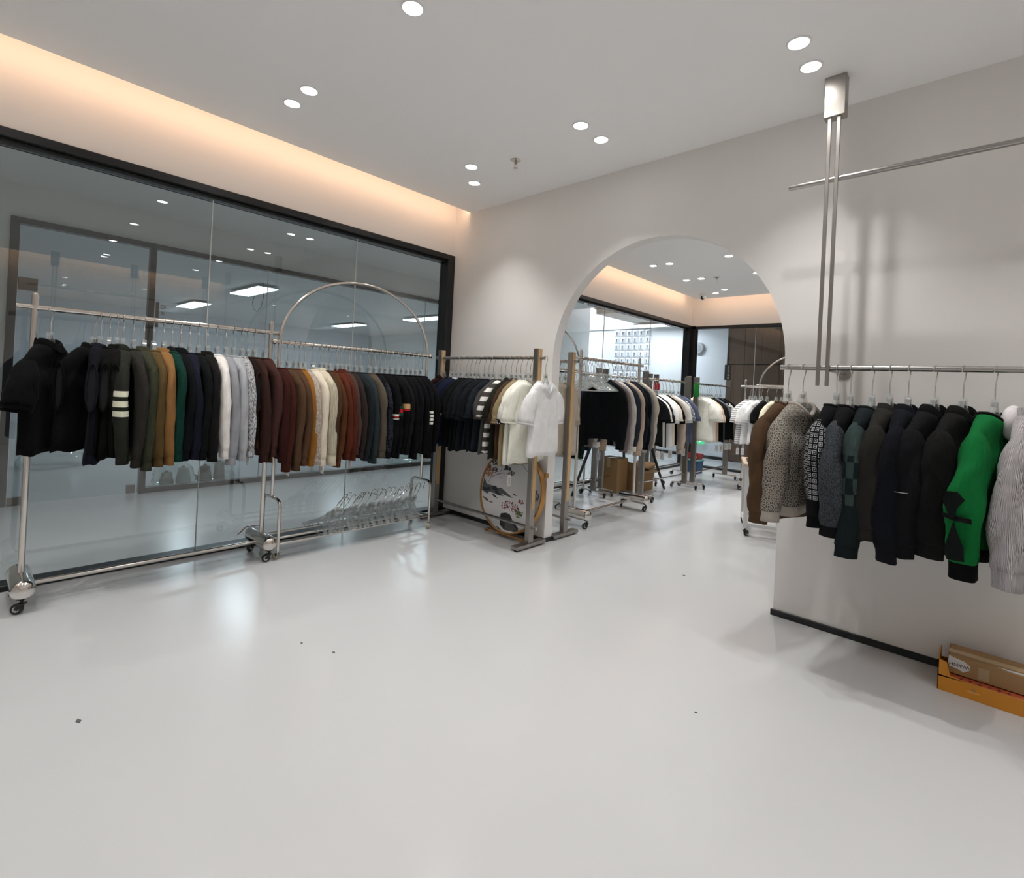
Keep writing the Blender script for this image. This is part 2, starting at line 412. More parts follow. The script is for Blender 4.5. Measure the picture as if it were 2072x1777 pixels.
M_LEDW = emis('warm_led', (1.0, 0.62, 0.36), 3)
for y in (-2.0, -0.3, 1.4, 3.1, 4.8, 6.5):  # unseen lamps added to brighten the corridor
    downlight(-4.4, y, 'added unseen corridor downlight above the outer side of the glass wall', 'added corridor downlights', SPOT_W*1.5, 2.78)
def cove(name, lo, hi, label, along, aim):
    o = MB().bbox(lo, hi, 0.002).build(name, M_LEDW, None, 0); tag(o, label, 'light strip')
    l = bpy.data.lights.new('cove_lamp', 'AREA'); l.shape = 'RECTANGLE'
    c = (Vector(lo)+Vector(hi))/2; L = (hi[1]-lo[1]) if along == 'Y' else (hi[0]-lo[0])
    l.size = L; l.size_y = 0.02; l.energy = COVE_W*L*0.35; l.color = (1.0, 0.67, 0.45)
    lo_ = link('cove_lamp', l, o)
    z = Vector(aim).normalized()*-1; x = Vector((0, 1, 0)) if along == 'Y' else Vector((1, 0, 0)); y = z.cross(x)
    R3 = Matrix((x, y, z)).transposed().to_4x4()
    lo_.matrix_local = Matrix.Translation(c + Vector(aim).normalized()*0.025) @ R3
    return o
cove('cove_light_strip', (-3.66, YN+0.05, ZC+0.03), (-3.64, YW-0.02, ZC+0.05), 'warm cove light strip above the long glass wall', 'Y', (-1, 0, -0.35))
cove('cove_light_strip', (2.62, YN+0.05, ZC+0.03), (2.64, YW-0.02, ZC+0.05), 'warm cove light strip mirrored in the upper glass wall', 'Y', (1, 0, -0.35))
cove('cove_light_strip', (-3.67, YW2+0.05, ZC+0.03), (-3.65, 8.45, ZC+0.05), 'warm cove light strip above the left glass behind the arch', 'Y', (-1, 0, -0.35))
cove('cove_light_strip', (-3.6, 8.46, ZC+0.03), (XRB-0.05, 8.48, ZC+0.05), 'warm cove light strip above the far glass behind the arch', 'X', (0, 1, -0.35))

M_PANEL = emis('led_panel_white', (0.86, 0.93, 1.0), 8)
def led_panel(x, y, label, z=2.56, lx=1.2, ly=0.3, power=17, ztop=2.62):
    r = empty('led_panel', (x, y, z)); tag(r, label, 'ceiling lamp', 'cool ceiling panels beyond the glass')
    MB().bbox((-lx/2, -ly/2, 0.0), (lx/2, ly/2, 0.012), 0.003).build('diffuser', M_PANEL, r, 0)
    MB().bbox((-lx/2-0.01, -ly/2-0.01, 0.012), (lx/2+0.01, ly/2+0.01, 0.03), 0.003).build('housing', simple('panel_housing', (0.7, 0.7, 0.7), 0.4), r, 0)
    for sx in (-1, 1):
        MB().tube([(sx*lx*0.4, 0, 0.03), (sx*lx*0.4, 0, ztop-z)], 0.003, 6).build('suspension_wire', M_CHROME, r)
    l = bpy.data.lights.new('panel_lamp', 'AREA'); l.shape = 'RECTANGLE'; l.size = lx; l.size_y = ly; l.energy = power; l.color = (0.88, 0.94, 1.0)
    o = link('panel_lamp', l, r); o.location = (0, 0, -0.01)
led_panel(-8.75, 3.18, 'brighter cool ceiling panel beyond the left glass, largest of four')
led_panel(-11.9, 3.18, 'cool ceiling panel beyond the left glass, above the leftmost rack')
led_panel(-11.9, 6.65, 'cool ceiling panel seen inside the chrome arch')
led_panel(-8.75, 6.65, 'cool ceiling panel crossed by the right side of the chrome arch')
led_panel(-4.9, 9.5, 'added slim ceiling panel over the lobby beyond the far glass', 2.60, 0.9, 0.3, CORR_W, 2.66)  # fixture added to brighten the lobby beyond the glass
led_panel(-7.0, 9.5, 'added high cool ceiling panel lighting the white relief wall', 4.05, 1.2, 0.6, 62, 4.2)  # unseen panel added to brighten the relief wall

# ================================================================== RACK BUILDERS (local: rail along Y, X across, floor z=0)
def _caster_meshes(r, wheelmat, forkmat, nm):
    fk = MB()
    fk.lathe([(0.007, 2*r-0.004), (0.007, 2*r+0.016)], None, 8)
    for s in (-1, 1):
        fk.poly([(s*0.012, -0.012, 2*r-0.002), (s*0.012, 0.016, 2*r-0.002), (s*0.012, 0.028, r), (s*0.012, 0.012, r-0.006)], (s*0.003, 0, 0))
    fk.bbox((-0.016, -0.014, 2*r-0.004), (0.016, 0.018, 2*r+0.003), 0.002)
    Mw = Matrix.Translation((0, 0.02, r)) @ Matrix.Rotation(PI/2, 4, 'Y')
    wh = MB().lathe([(r*0.55, -0.011), (r*0.9, -0.011), (r, -0.007), (r, 0.007), (r*0.9, 0.011), (r*0.55, 0.011)], Mw, 18)
    hb = MB().lathe([(r*0.3, -0.0125), (r*0.56, -0.0118), (r*0.56, 0.0118), (r*0.3, 0.0125)], Mw, 12)
    return (fk.mesh('caster'+nm, forkmat), wh.mesh('wheel'+nm, wheelmat), hb.mesh('hub'+nm, M_HUB))
CAST_B = _caster_meshes(0.026, M_RUBBER, M_RUBBER, '')
CAST_C = _caster_meshes(0.022, simple('amber_wheel', '#a9a488', 0.4), M_CHROME, '_chrome')
def caster(parent, loc, rz, kind=CAST_B):
    c = link('caster', kind[0], parent); c.location = loc; c.rotation_euler = (0, 0, rz)
    link('wheel', kind[1], c); link('hub', kind[2], c)

def rack_pipe(name, loc, y0, y1, zr, zt, label, group, rz=0.0, hang=0.07, casts=(2.6, -2.3, 2.9, -2.6), cyl=0.15, rc=0.05):
    R = empty(name, loc, rz); tag(R, label, 'garment rack', group)
    MB().tube([(0, y0-hang, zr), (0, y1+hang, zr)], 0.0145, 14).build('rail', M_CHROME, R)
    for i, y in enumerate((y0, y1)):
        p = MB().tube([(0, y, 0.12), (0, y, zt)], 0.0145, 14); p.sphere((0, y, zt), 0.0145)
        p.build('post', M_CHROME, R)
        prof = [(0.002, -cyl-rc*0.7)] + [(rc*math.sin(t), -cyl-rc*0.7*math.cos(t)) for t in (0.4, 0.8, 1.2, PI/2)] + [(rc, cyl)] + [(rc*math.cos(t), cyl+rc*0.7*math.sin(t)) for t in (0.4, 0.8, 1.2)] + [(0.002, cyl+rc*0.7)]
        f = MB().lathe(prof, Matrix.Translation((0, y, 0.117)) @ Matrix.Rotation(PI/2, 4, 'Y'), 24).build('foot_cylinder', M_CHROME, R, 50)
        for j, x in enumerate((cyl, -cyl+0.01)):
            caster(R, (x, y, 0.0), casts[i*2+j])
    MB().tube([(0, y0, 0.10), (0, y1, 0.10)], 0.013, 12).build('bottom_bar', M_CHROME, R)
    return R

def rack_arch(name, loc, y0, y1, zr, rise, label, group, rz=0.0, half=0.135, zu=0.40):
    R = empty(name, loc, rz); tag(R, label, 'garment rack', group)
    yc = (y0+y1)/2; a = (y1-y0)/2
    rl = MB().tube([(0, y0-0.03, zr), (0, y1+0.03, zr)], 0.0125, 12)
    rl.build('rail', M_CHROME, R)
    for y in (y0-0.035, y1+0.035):
        MB().sphere((0, y, zr), 0.021).build('ball_finial', M_CHROME, R)
    MB().tube([(0, yc-a*math.cos(t), zr+rise*math.sin(t)) for t in [PI*i/40 for i in range(41)]], 0.0115, 12, up=(1, 0, 0)).build('arch', M_CHROME, R)
    for y in (y0, y1):
        MB().tube([(0, y, zu), (0, y, zr)], 0.0115, 12).build('post', M_CHROME, R)
        pth = [(half, y, 0.06), (half, y, zu-0.05)] + [(half-0.05+0.05*math.cos(t), y, zu-0.05+0.05*math.sin(t)) for t in (0.4, 0.8, 1.2, PI/2)]
        pth = pth + [(-q[0], q[1], q[2]) for q in pth[::-1]]
        MB().tube(pth, 0.0115, 12, up=(0, 1, 0)).build('leg_frame', M_CHROME, R)
        MB().tube([(half, y, 0.105), (-half, y, 0.105)], 0.010, 10).build('cross_bar', M_CHROME, R)
        for x in (half, -half): caster(R, (x, y, 0.0), rnd.uniform(0, 6), CAST_C)
    for x in (half, -half, 0.0):
        MB().tube([(x, y0, 0.105), (x, y1, 0.105)], 0.0095, 10).build('shelf_bar', M_CHROME, R)
    return R

def rack_wood(name, loc, y0, y1, zr, zt, label, group, rz=0.0):
    R = empty(name, loc, rz); tag(R, label, 'garment rack', group)
    MB().tube([(0, y0-0.07, zr), (0, y1+0.07, zr)], 0.0125, 14).build('rail', M_STEELD, R)
    MB().tube([(0, y0-0.07, 0.155), (0, y1+0.07, 0.155)], 0.0125, 14).build('lower_rail', M_STEELD, R)
    for y in (y0, y1):
        p = MB().bbox((-0.028, y-0.022, 0.035), (0.028, y+0.022, zt), 0.002).build('post', M_STEEL, R, 0)
        for s in (-1, 1):
            w = MB().bbox((-0.0185, y+s*0.022-0.006, 0.30), (0.0185, y+s*0.022+0.006, zt-0.001), 0.002)
            wo = w.build('wood_inlay', M_WOODL, p, 0)
            for z in (0.34, 0.45, 0.62, zt-0.18, zt-0.10):
                MB().lathe([(0.0035, 0), (0.0035, 0.001)], Matrix.Translation((0, y+s*0.028, z)) @ Matrix.Rotation(-s*PI/2, 4, 'X'), 8).build('screw', M_STEEL, p)
        MB().bbox((-0.17, y-0.035, 0.012), (0.17, y+0.035, 0.037), 0.003).build('base_plate', M_STEEL, R, 0)
        for x in (-0.15, 0.15): MB().lathe([(0.012, 0.0), (0.012, 0.012)], Matrix.Translation((x, y, 0)), 10).build('foot_pad', M_RUBBER, R)
    return R

def rack_steel(name, loc, y0, y1, zr, zt, label, group, rz=0.0, half=0.16):
    R = empty(name, loc, rz); tag(R, label, 'garment rack', group)
    MB().tube([(0, y0-0.02, zr), (0, y1+0.02, zr)], 0.0115, 10).build('rail', M_CHROME, R)
    MB().tube([(0, y0-0.02, 0.20), (0, y1+0.02, 0.20)], 0.010, 10).build('lower_rail', M_CHROME, R)
    for y in (y0, y1):
        MB().bbox((-0.033, y-0.017, 0.07), (0.033, y+0.017, zt), 0.002).build('post', M_STEEL, R, 0)
        MB().bbox((-half-0.01, y-0.012, 0.060), (half+0.01, y+0.012, 0.076), 0.003).build('foot_bar', M_CHROME, R, 0)
        for x in (half, -half): caster(R, (x, y, 0.0), rnd.uniform(0, 6))
    return R

GR = 'garment racks'
XA, XB, YC_ = -3.62, -3.60, 3.06
rack_pipe('pipe_rack', (XA, 0, 0), 0.253, 1.447, 1.534, 1.598, 'tall polished pipe rack with fat cylinder feet, leftmost, before the glass', GR)
rack_arch('arch_rack', (XB, 0, 0), 1.50, 2.775, 1.475, 0.51, 'polished rack with a half-round arch and hangers piled on its base', GR)
rack_wood('wood_post_rack', (0, YC_, 0), -(-2.575), -(-3.745), 1.478, 1.55, 'steel rack with light wood posts holding dark tees by the corner', GR, rz=PI/2)
rack_wood('wood_post_rack', (0, 3.52, 0), 2.585, 3.70, 1.482, 1.56, 'steel rack with a light wood post standing just behind the arch jamb', GR, rz=PI/2)
rack_pipe('pipe_rack', (-2.74, 0, 0), 3.875, 4.955, 1.535, 1.605, 'polished pipe rack with fat cylinder feet just inside the arch', GR)
rack_steel('post_rack', (-2.91, 0, 0), 5.42, 6.60, 1.41, 1.495, 'grey steel post rack behind the inner pipe rack, holding mixed tees', GR)
rack_steel('post_rack', (-2.87, 0, 0), 6.76, 7.93, 1.40, 1.49, 'grey steel post rack farthest down the aisle with cream and black tees', GR)
rack_steel('post_rack', (-3.36, 0, 0), 4.26, 5.12, 1.43, 1.51, 'grey steel post rack against the back glass with shorts and dark tops', GR)
rack_steel('post_rack', (-3.38, 0, 0), 5.30, 6.42, 1.43, 1.51, 'grey steel post rack along the back glass beside the open carton', GR)
rack_steel('post_rack', (-3.38, 0, 0), 6.60, 7.60, 1.43, 1.51, 'grey steel post rack along the back glass nearest the blue bin', GR)
rack_arch('arch_rack', (-3.66, 0, 0), 3.93, 5.16, 1.475, 0.50, 'arched chrome rack half hidden behind the wood post inside the arch', GR)
rack_arch('arch_rack', (0, 7.72, 0), 1.12, 2.36, 1.43, 0.46, 'arched chrome rack at the far right behind the white tees', GR, rz=PI/2)
rack_pipe('pipe_rack', (0, 7.32, 0), 1.3, 2.42, 1.40, 1.48, 'slim pipe rack of white tees at the far right of the aisle', GR, rz=PI/2, hang=0.06, cyl=0.13, rc=0.03)

# hanging rack on the right, fixed to the ceiling
def hang_rack(name, loc, rz, xs, x0, x1, label, flanges=()):
    # local: rails along X, y=0
    R = empty(name, loc, rz); tag(R, label, 'garment rack', 'ceiling-hung racks')
    for z in (2.364, 1.418):
        MB().tube([(x0, 0, z), (x1, 0, z)], 0.0135, 14).build('rail', M_STEELD, R)
    for x in xs:
        MB().bbox((x-0.047, -0.032, 2.672), (x+0.047, 0.032, ZC), 0.003).build('ceiling_box', M_STEEL, R, 0)
        for s in (-1, 1):
            MB().bbox((x+s*0.020-0.0085, -0.022, 1.327), (x+s*0.020+0.0085, -0.012, 2.672), 0.0015).build('square_rod', M_STEEL, R, 0)
    for x in flanges:
        MB().tube([(x, 0.0, 1.405), (x, YW-2.94-0.006, 1.405)], 0.009, 10).build('wall_arm', M_STEELD, R)
        MB().lathe([(0.034, 0), (0.034, 0.006)], Matrix.Translation((x, YW-2.94, 1.405)) @ Matrix.Rotation(PI/2, 4, 'X'), 20).build('wall_flange', M_STEELD, R)
    return R
hang_rack('ceiling_rack', (0, 2.94, 0), 0, [-0.603, 1.35], -0.80, 1.55, 'brushed steel rail rack hung from the ceiling at right', [-0.57])
hang_rack('ceiling_rack', (2.2, 0, 0), -PI/2, [-2.85, -1.84, -0.89], -3.0, -0.6, 'ceiling-hung rail rack seen only mirrored in the glass wall')

# ================================================================== HANGERS
def hanger_meshes():
    cz = -0.0055; r = 0.0215
    path = [(r*math.cos(t), 0, cz+r*math.sin(t)) for t in [math.radians(a) for a in (-25, 0, 25, 50, 75, 90, 105, 130, 155, 180, 200)]]
    path += [(-0.016, 0, -0.028), (-0.010, 0, -0.045), (0.0, 0, -0.068), (0, 0, -0.10), (0, 0, -0.128)]
    hk = MB().tube(path, 0.0026, 7, up=(0, 1, 0)).mesh('hook', M_CHROME)
    b = MB()
    # chunky neck, then two flat arms
    def slab(pts, t):
        b.poly([(x, -t, z) for x, z in pts], (0, 2*t, 0))
    slab([(-0.015, -0.122), (0.015, -0.122), (0.019, -0.142), (-0.019, -0.142)], 0.010)
    for s in (-1, 1):
        leg = [(s*0.006, -0.140), (s*0.019, -0.140), (s*0.030, -0.172), (s*0.046, -0.200), (s*0.036, -0.207), (s*0.020, -0.182)]
        slab(leg if s > 0 else leg[::-1], 0.009)
    for s in (-1, 1):
        arm = [(s*0.034, -0.186), (s*0.06, -0.203), (s*0.12, -0.240), (s*0.172, -0.272), (s*0.182, -0.284), (s*0.172, -0.291), (s*0.11, -0.262), (s*0.05, -0.228), (s*0.034, -0.208)]
        slab(arm if s > 0 else arm[::-1], 0.008)
    b.tube([(-0.165, 0, -0.287), (-0.10, 0, -0.295), (0, 0, -0.297), (0.10, 0, -0.295), (0.165, 0, -0.287)], 0.003, 6)
    bd = b.mesh('hanger_body', M_CLEAR, 30)
    cl = MB().bbox((-0.005, -0.0105, -0.158), (0.005, 0.0105, -0.136), 0.002).mesh('size_clip', simple('clip_metal', (0.42, 0.42, 0.42), 0.25, 0.8), 0)
    return hk, bd, cl
HK, HBODY, HCLIP = hanger_meshes()
def hanger(loc, rz, label, group='clear plastic hangers', tilt=(0, 0)):
    r = empty('clothes_hanger', loc, rz); r.rotation_euler = (tilt[0], tilt[1], rz)
    tag(r, label, 'hanger', group)
    link('hook', HK, r); link('hanger_body', HBODY, r); link('size_clip', HCLIP, r)
    return r

# ================================================================== FABRICS
FABK = 1.0
def fcol(h):
    c = lin(h)[:3]; y = 0.3*c[0]+0.6*c[1]+0.1*c[2]; k = 0.85+0.5*min(1.0, y/0.35)
    return tuple(min(0.86, x*k*FABK) for x in c) + (1.0,)
def fab(hexc, kind='knit', **kw):
    key = 'fabric_%s_%s_%s' % (hexc.strip('#'), kind, '_'.join('%s' % (v,) for v in kw.values()))
    if key in MATS: return MATS[key]
    m, nt, b = newmat(key[:60])
    c = fcol(hexc); L = nt.links
    b.inputs['Roughness'].default_value = 0.92; b.inputs['Specular IOR Level'].default_value = 0.12
    b.inputs['Sheen Weight'].default_value = 0.07; b.inputs['Sheen Roughness'].default_value = 0.5
    b.inputs['Sheen Tint'].default_value = tuple(min(1, x+0.1) for x in c[:3]) + (1,)
    tc = N(nt, 'ShaderNodeTexCoord')
    nz = N(nt, 'ShaderNodeTexNoise'); nz.inputs['Scale'].default_value = 14; nz.inputs['Detail'].default_value = 6
    L.new(tc.outputs['Object'], nz.inputs['Vector'])
    mx = N(nt, 'ShaderNodeMix', data_type='RGBA')
    mx.inputs[6].default_value = tuple(x*0.86 for x in c[:3]) + (1,); mx.inputs[7].default_value = tuple(min(1, x*1.12) for x in c[:3]) + (1,)
    L.new(nz.outputs['Fac'], mx.inputs[0]); colout = mx.outputs[2]
    hgt = None
    def sep():
        s = N(nt, 'ShaderNodeSeparateXYZ'); L.new(tc.outputs['Object'], s.inputs[0]); return s
    def over(fac, hx):
        nonlocal colout
        q = N(nt, 'ShaderNodeMix', data_type='RGBA'); L.new(fac, q.inputs[0]); L.new(colout, q.inputs[6]); q.inputs[7].default_value = fcol(hx); colout = q.outputs[2]
    def math_(op, a, bb=None, c3=None, clamp=False):
        n = N(nt, 'ShaderNodeMath', operation=op, use_clamp=clamp)
        for i, v in enumerate((a, bb, c3)):
            if v is None: continue
            if isinstance(v, (int, float)): n.inputs[i].default_value = v
            else: L.new(v, n.inputs[i])
        return n.outputs[0]
    if kind == 'bands':        # list of (z0, z1, hex)
        z = sep().outputs['Z']
        for (z0, z1, hx) in kw['bands']:
            f = math_('MULTIPLY', math_('GREATER_THAN', z, z0), math_('LESS_THAN', z, z1)); over(f, hx)
    elif kind == 'stripes':    # regular horizontal stripes
        z = sep().outputs['Z']
        f = math_('LESS_THAN', math_('FRACT', math_('MULTIPLY', z, 1.0/kw['p'])), kw['w']); over(f, kw['hx'])
    elif kind == 'marl':
        n2 = N(nt, 'ShaderNodeTexNoise'); n2.inputs['Scale'].default_value = kw.get('s', 170); n2.inputs['Detail'].default_value = 2
        mp = N(nt, 'ShaderNodeMapping'); mp.inputs['Scale'].default_value = (1, 1, 0.35); L.new(tc.outputs['Object'], mp.inputs[0]); L.new(mp.outputs[0], n2.inputs['Vector'])
        cr = N(nt, 'ShaderNodeValToRGB'); cr.color_ramp.elements[0].position = 0.42; cr.color_ramp.elements[1].position = 0.60
        L.new(n2.outputs['Fac'], cr.inputs[0]); over(cr.outputs[0], kw['hx'])
    elif kind == 'lattice':    # jacquard lattice of diamonds and florets
        s = sep()
        p = kw['p']
        us = N(nt, 'ShaderNodeSeparateXYZ'); L.new(tc.outputs['UV'], us.inputs[0])
        u = math_('MULTIPLY', us.outputs['X'], float(round(kw['per']/p))); v = math_('MULTIPLY', s.outputs['Z'], 1.0/p)
        d1 = math_('ABSOLUTE', math_('SUBTRACT', math_('FRACT', math_('ADD', u, v)), 0.5)); d2 = math_('ABSOLUTE', math_('SUBTRACT', math_('FRACT', math_('SUBTRACT', u, v)), 0.5))
        mn = math_('MINIMUM', d1, d2)
        line = math_('LESS_THAN', mn, 0.07)
        ad = math_('ADD', d1, d2); flo = math_('LESS_THAN', math_('ABSOLUTE', math_('SUBTRACT', ad, 0.66)), 0.10)
        n2 = N(nt, 'ShaderNodeTexNoise'); n2.inputs['Scale'].default_value = 420; L.new(tc.outputs['Object'], n2.inputs['Vector'])
        spk = math_('GREATER_THAN', n2.outputs['Fac'], 0.56)
        over(math_('MAXIMUM', math_('MAXIMUM', line, flo), spk), kw['hx'])
    elif kind == 'key':        # fret-like key pattern
        s = sep(); p = kw['p']
        us = N(nt, 'ShaderNodeSeparateXYZ'); L.new(tc.outputs['UV'], us.inputs[0])
        u = math_('MULTIPLY', us.outputs['X'], float(round(kw['per']/p))); v = math_('MULTIPLY', s.outputs['Z'], 1.0/p)
        fu = math_('ABSOLUTE', math_('SUBTRACT', math_('FRACT', u), 0.5)); fv = math_('ABSOLUTE', math_('SUBTRACT', math_('FRACT', math_('ADD', v, math_('MULTIPLY', math_('FLOOR', u), 0.5))), 0.5))
        m_ = math_('MAXIMUM', fu, fv)
        f = math_('LESS_THAN', math_('FRACT', math_('MULTIPLY', m_, 4.0)), 0.42)
        f = math_('MULTIPLY', f, math_('GREATER_THAN', s.outputs['Z'], kw['zmin'])); over(f, kw['hx'])
    elif kind == 'patch':      # blocks of lighter and darker teal on the sleeve
        s = sep()
        ck = math_('FRACT', math_('MULTIPLY', math_('ADD', math_('FLOOR', math_('MULTIPLY', s.outputs['Z'], 14.0)), math_('FLOOR', math_('MULTIPLY', s.outputs['Y'], 36.0))), 0.5))
        f = math_('MULTIPLY', math_('GREATER_THAN', ck, 0.25), math_('GREATER_THAN', s.outputs['Z'], -0.62)); over(f, kw['hx'])
        over(math_('MULTIPLY', math_('GREATER_THAN', s.outputs['Z'], -0.40), 0.85), kw['hx'])
    if kind == 'blot':
        n2 = N(nt, 'ShaderNodeTexVoronoi'); n2.inputs['Scale'].default_value = kw['s']; L.new(tc.outputs['Object'], n2.inputs['Vector'])
        over(math_('GREATER_THAN', n2.outputs['Distance'], 0.40), kw['hx'])
    # fine knit relief
    if kind in ('rib',) or kw.get('rib'):
        wv = N(nt, 'ShaderNodeTexWave', wave_type='BANDS', bands_direction='X'); wv.inputs['Scale'].default_value = kw.get('n', 18); wv.inputs['Distortion'].default_value = 0.3
        L.new(tc.outputs['UV'], wv.inputs['Vector']); hgt = wv.outputs['Fac']; st, ds = 0.9, 0.006
    else:
        n3 = N(nt, 'ShaderNodeTexNoise'); n3.inputs['Scale'].default_value = 260; n3.inputs['Detail'].default_value = 2
        L.new(tc.outputs['Object'], n3.inputs['Vector']); hgt = n3.outputs['Fac']; st, ds = 0.25, 0.0015
    bp = N(nt, 'ShaderNodeBump'); bp.inputs['Strength'].default_value = st; bp.inputs['Distance'].default_value = ds
    L.new(hgt, bp.inputs['Height'])
    # broad drape creases, stretched along the hang
    mpw = N(nt, 'ShaderNodeMapping'); mpw.inputs['Scale'].default_value = (1, 1, 0.38); mpw.inputs['Rotation'].default_value = (0.25, 0.2, 0.0)
    L.new(tc.outputs['Object'], mpw.inputs[0])
    nw_ = N(nt, 'ShaderNodeTexNoise'); nw_.inputs['Scale'].default_value = 15; nw_.inputs['Detail'].default_value = 3; nw_.inputs['Distortion'].default_value = 0.6
    L.new(mpw.outputs[0], nw_.inputs['Vector'])
    bw_ = N(nt, 'ShaderNodeBump'); bw_.inputs['Strength'].default_value = 0.75; bw_.inputs['Distance'].default_value = 0.020
    L.new(nw_.outputs['Fac'], bw_.inputs['Height']); L.new(bp.outputs['Normal'], bw_.inputs['Normal']); L.new(bw_.outputs['Normal'], b.inputs['Normal'])
    L.new(colout, b.inputs['Base Color'])
    MATS[key] = m
    return m

# ================================================================== GARMENTS
def loft(rings, uvs=None, closed=True):
    # rings: array (m, n, 3), seam column is duplicated so that UVs run cleanly
    rings = np.asarray(rings); m, n, _ = rings.shape
    R2 = np.concatenate([rings, rings[:, :1]], axis=1); n1 = n+1
    mb = MB()
    mb.v = [tuple(p) for p in R2.reshape(-1, 3).tolist()]
    mb.f = [(i*n1+k, i*n1+k+1, (i+1)*n1+k+1, (i+1)*n1+k) for i in range(m-1) for k in range(n)]
    mb.mi = [0]*len(mb.f)
    cl = np.concatenate([[0], np.cumsum(np.linalg.norm(np.diff(rings[:, 0], axis=0), axis=1))])
    uu, vv = np.meshgrid(np.linspace(0, 1, n1), cl)
    mb.uv = np.stack([uu, vv], -1).reshape(-1, 2)
    return mb

def sgnpow(x, p): return np.sign(x)*np.abs(x)**p

Z0 = -0.186     # neckline below the rail
def make_body(p, rs):
    n = p.get('n', 30); a = np.linspace(0, 2*PI, n, endpoint=False)
    ca, sa = np.cos(a), np.sin(a)
    sw, L, th, nw = p['sw'], p['L'], p['th'], p['nw']
    drop = p.get('drop', 0.045); front = p.get('front', 1)
    sd = p.get('slope', 0.066)
    hw = p.get('hw', sw*1.02); cw = p.get('cw', sw*0.94)
    prof = [  # (z, half width, half thickness, exponent)
        (Z0, nw, 0.043, 0.9), (Z0-sd*0.10, nw+0.30*(sw-nw)*0.6, 0.046, 0.9), (Z0-sd*0.34, nw+0.45*(sw-nw), 0.045, 0.85), (Z0-sd*0.62, nw+0.72*(sw-nw), 0.040, 0.8),
        (Z0-sd*0.88, nw+0.94*(sw-nw), 0.034, 0.75), (Z0-sd*1.12, sw*1.0, 0.032, 0.7), (Z0-sd*1.6, sw*0.99, th*0.9, 0.7), (Z0-0.16, (sw+cw)/2, th, 0.7), (Z0-0.23, cw, th*1.05, 0.7)]
    zb = Z0-L
    for t in np.linspace(0.12, 1.0, 9):
        z = (Z0-0.23)+(zb-(Z0-0.23))*t
        prof.append((z, cw+(hw-cw)*t, th*(1.05+0.1*t), 0.72))
    ph = rs.uniform(0, 6.28, 6); k1, k2 = rs.choice([3, 4, 5]), rs.choice([6, 7, 8])
    lean = p.get('lean', 0.0); rings = []
    amp = p.get('fold', 0.22)
    # inside of the neck
    for i, (z, wd, tk, ex) in enumerate(prof):
        t = max(0.0, (Z0-0.10-z)/(L-0.10))
        f = 1 + amp*(0.25+0.75*t)*(min(1, t*5))*(np.sin(k1*a+ph[0]+2.0*t)*0.6 + np.sin(k2*a+ph[1]-1.5*t)*0.4)
        fu = 1 + 0.03*t*np.sin(3*a+ph[2])
        x = wd*sgnpow(ca, ex)*fu; y = tk*sgnpow(sa, ex)*f
        zz = np.full(n, z)
        if i < 4:
            fr_ = np.clip(front*sa, 0, 1)**1.3 * np.clip(1-np.abs(x)/(nw*1.3), 0, 1)**0.6
            zz = zz - drop*fr_*(1, 0.72, 0.42, 0.15)[i]
        if i >= len(prof)-2: zz = zz + 0.007*np.sin(k1*a+ph[3])
        y = y + lean*t**1.4 + 0.008*math.sin(3*t+ph[4])*min(1, t*3)
        rings.append(np.stack([x, y, zz], -1))
    top = rings[0].copy()
    inn = rings[0].copy(); inn[:, 0] *= 0.86; inn[:, 1] *= 0.80; inn[:, 2] -= 0.004
    inn2 = inn.copy(); inn2[:, 0] *= 1.1; inn2[:, 2] = np.minimum(inn2[:, 2], Z0-0.10)-0.02
    bot = rings[-1].copy(); bi = bot.copy(); cy = bot[:, 1].mean(); bi[:, 0] *= 0.94; bi[:, 1] = cy+(bi[:, 1]-cy)*0.85; bi[:, 2] += 0.004
    bj = bi.copy(); bj[:, 2] += 0.10; bj[:, 1] = cy+(bj[:, 1]-cy)*0.6
    allr = [inn2, inn] + rings + [bi, bj]
    return loft(allr[::-1]), top, rings

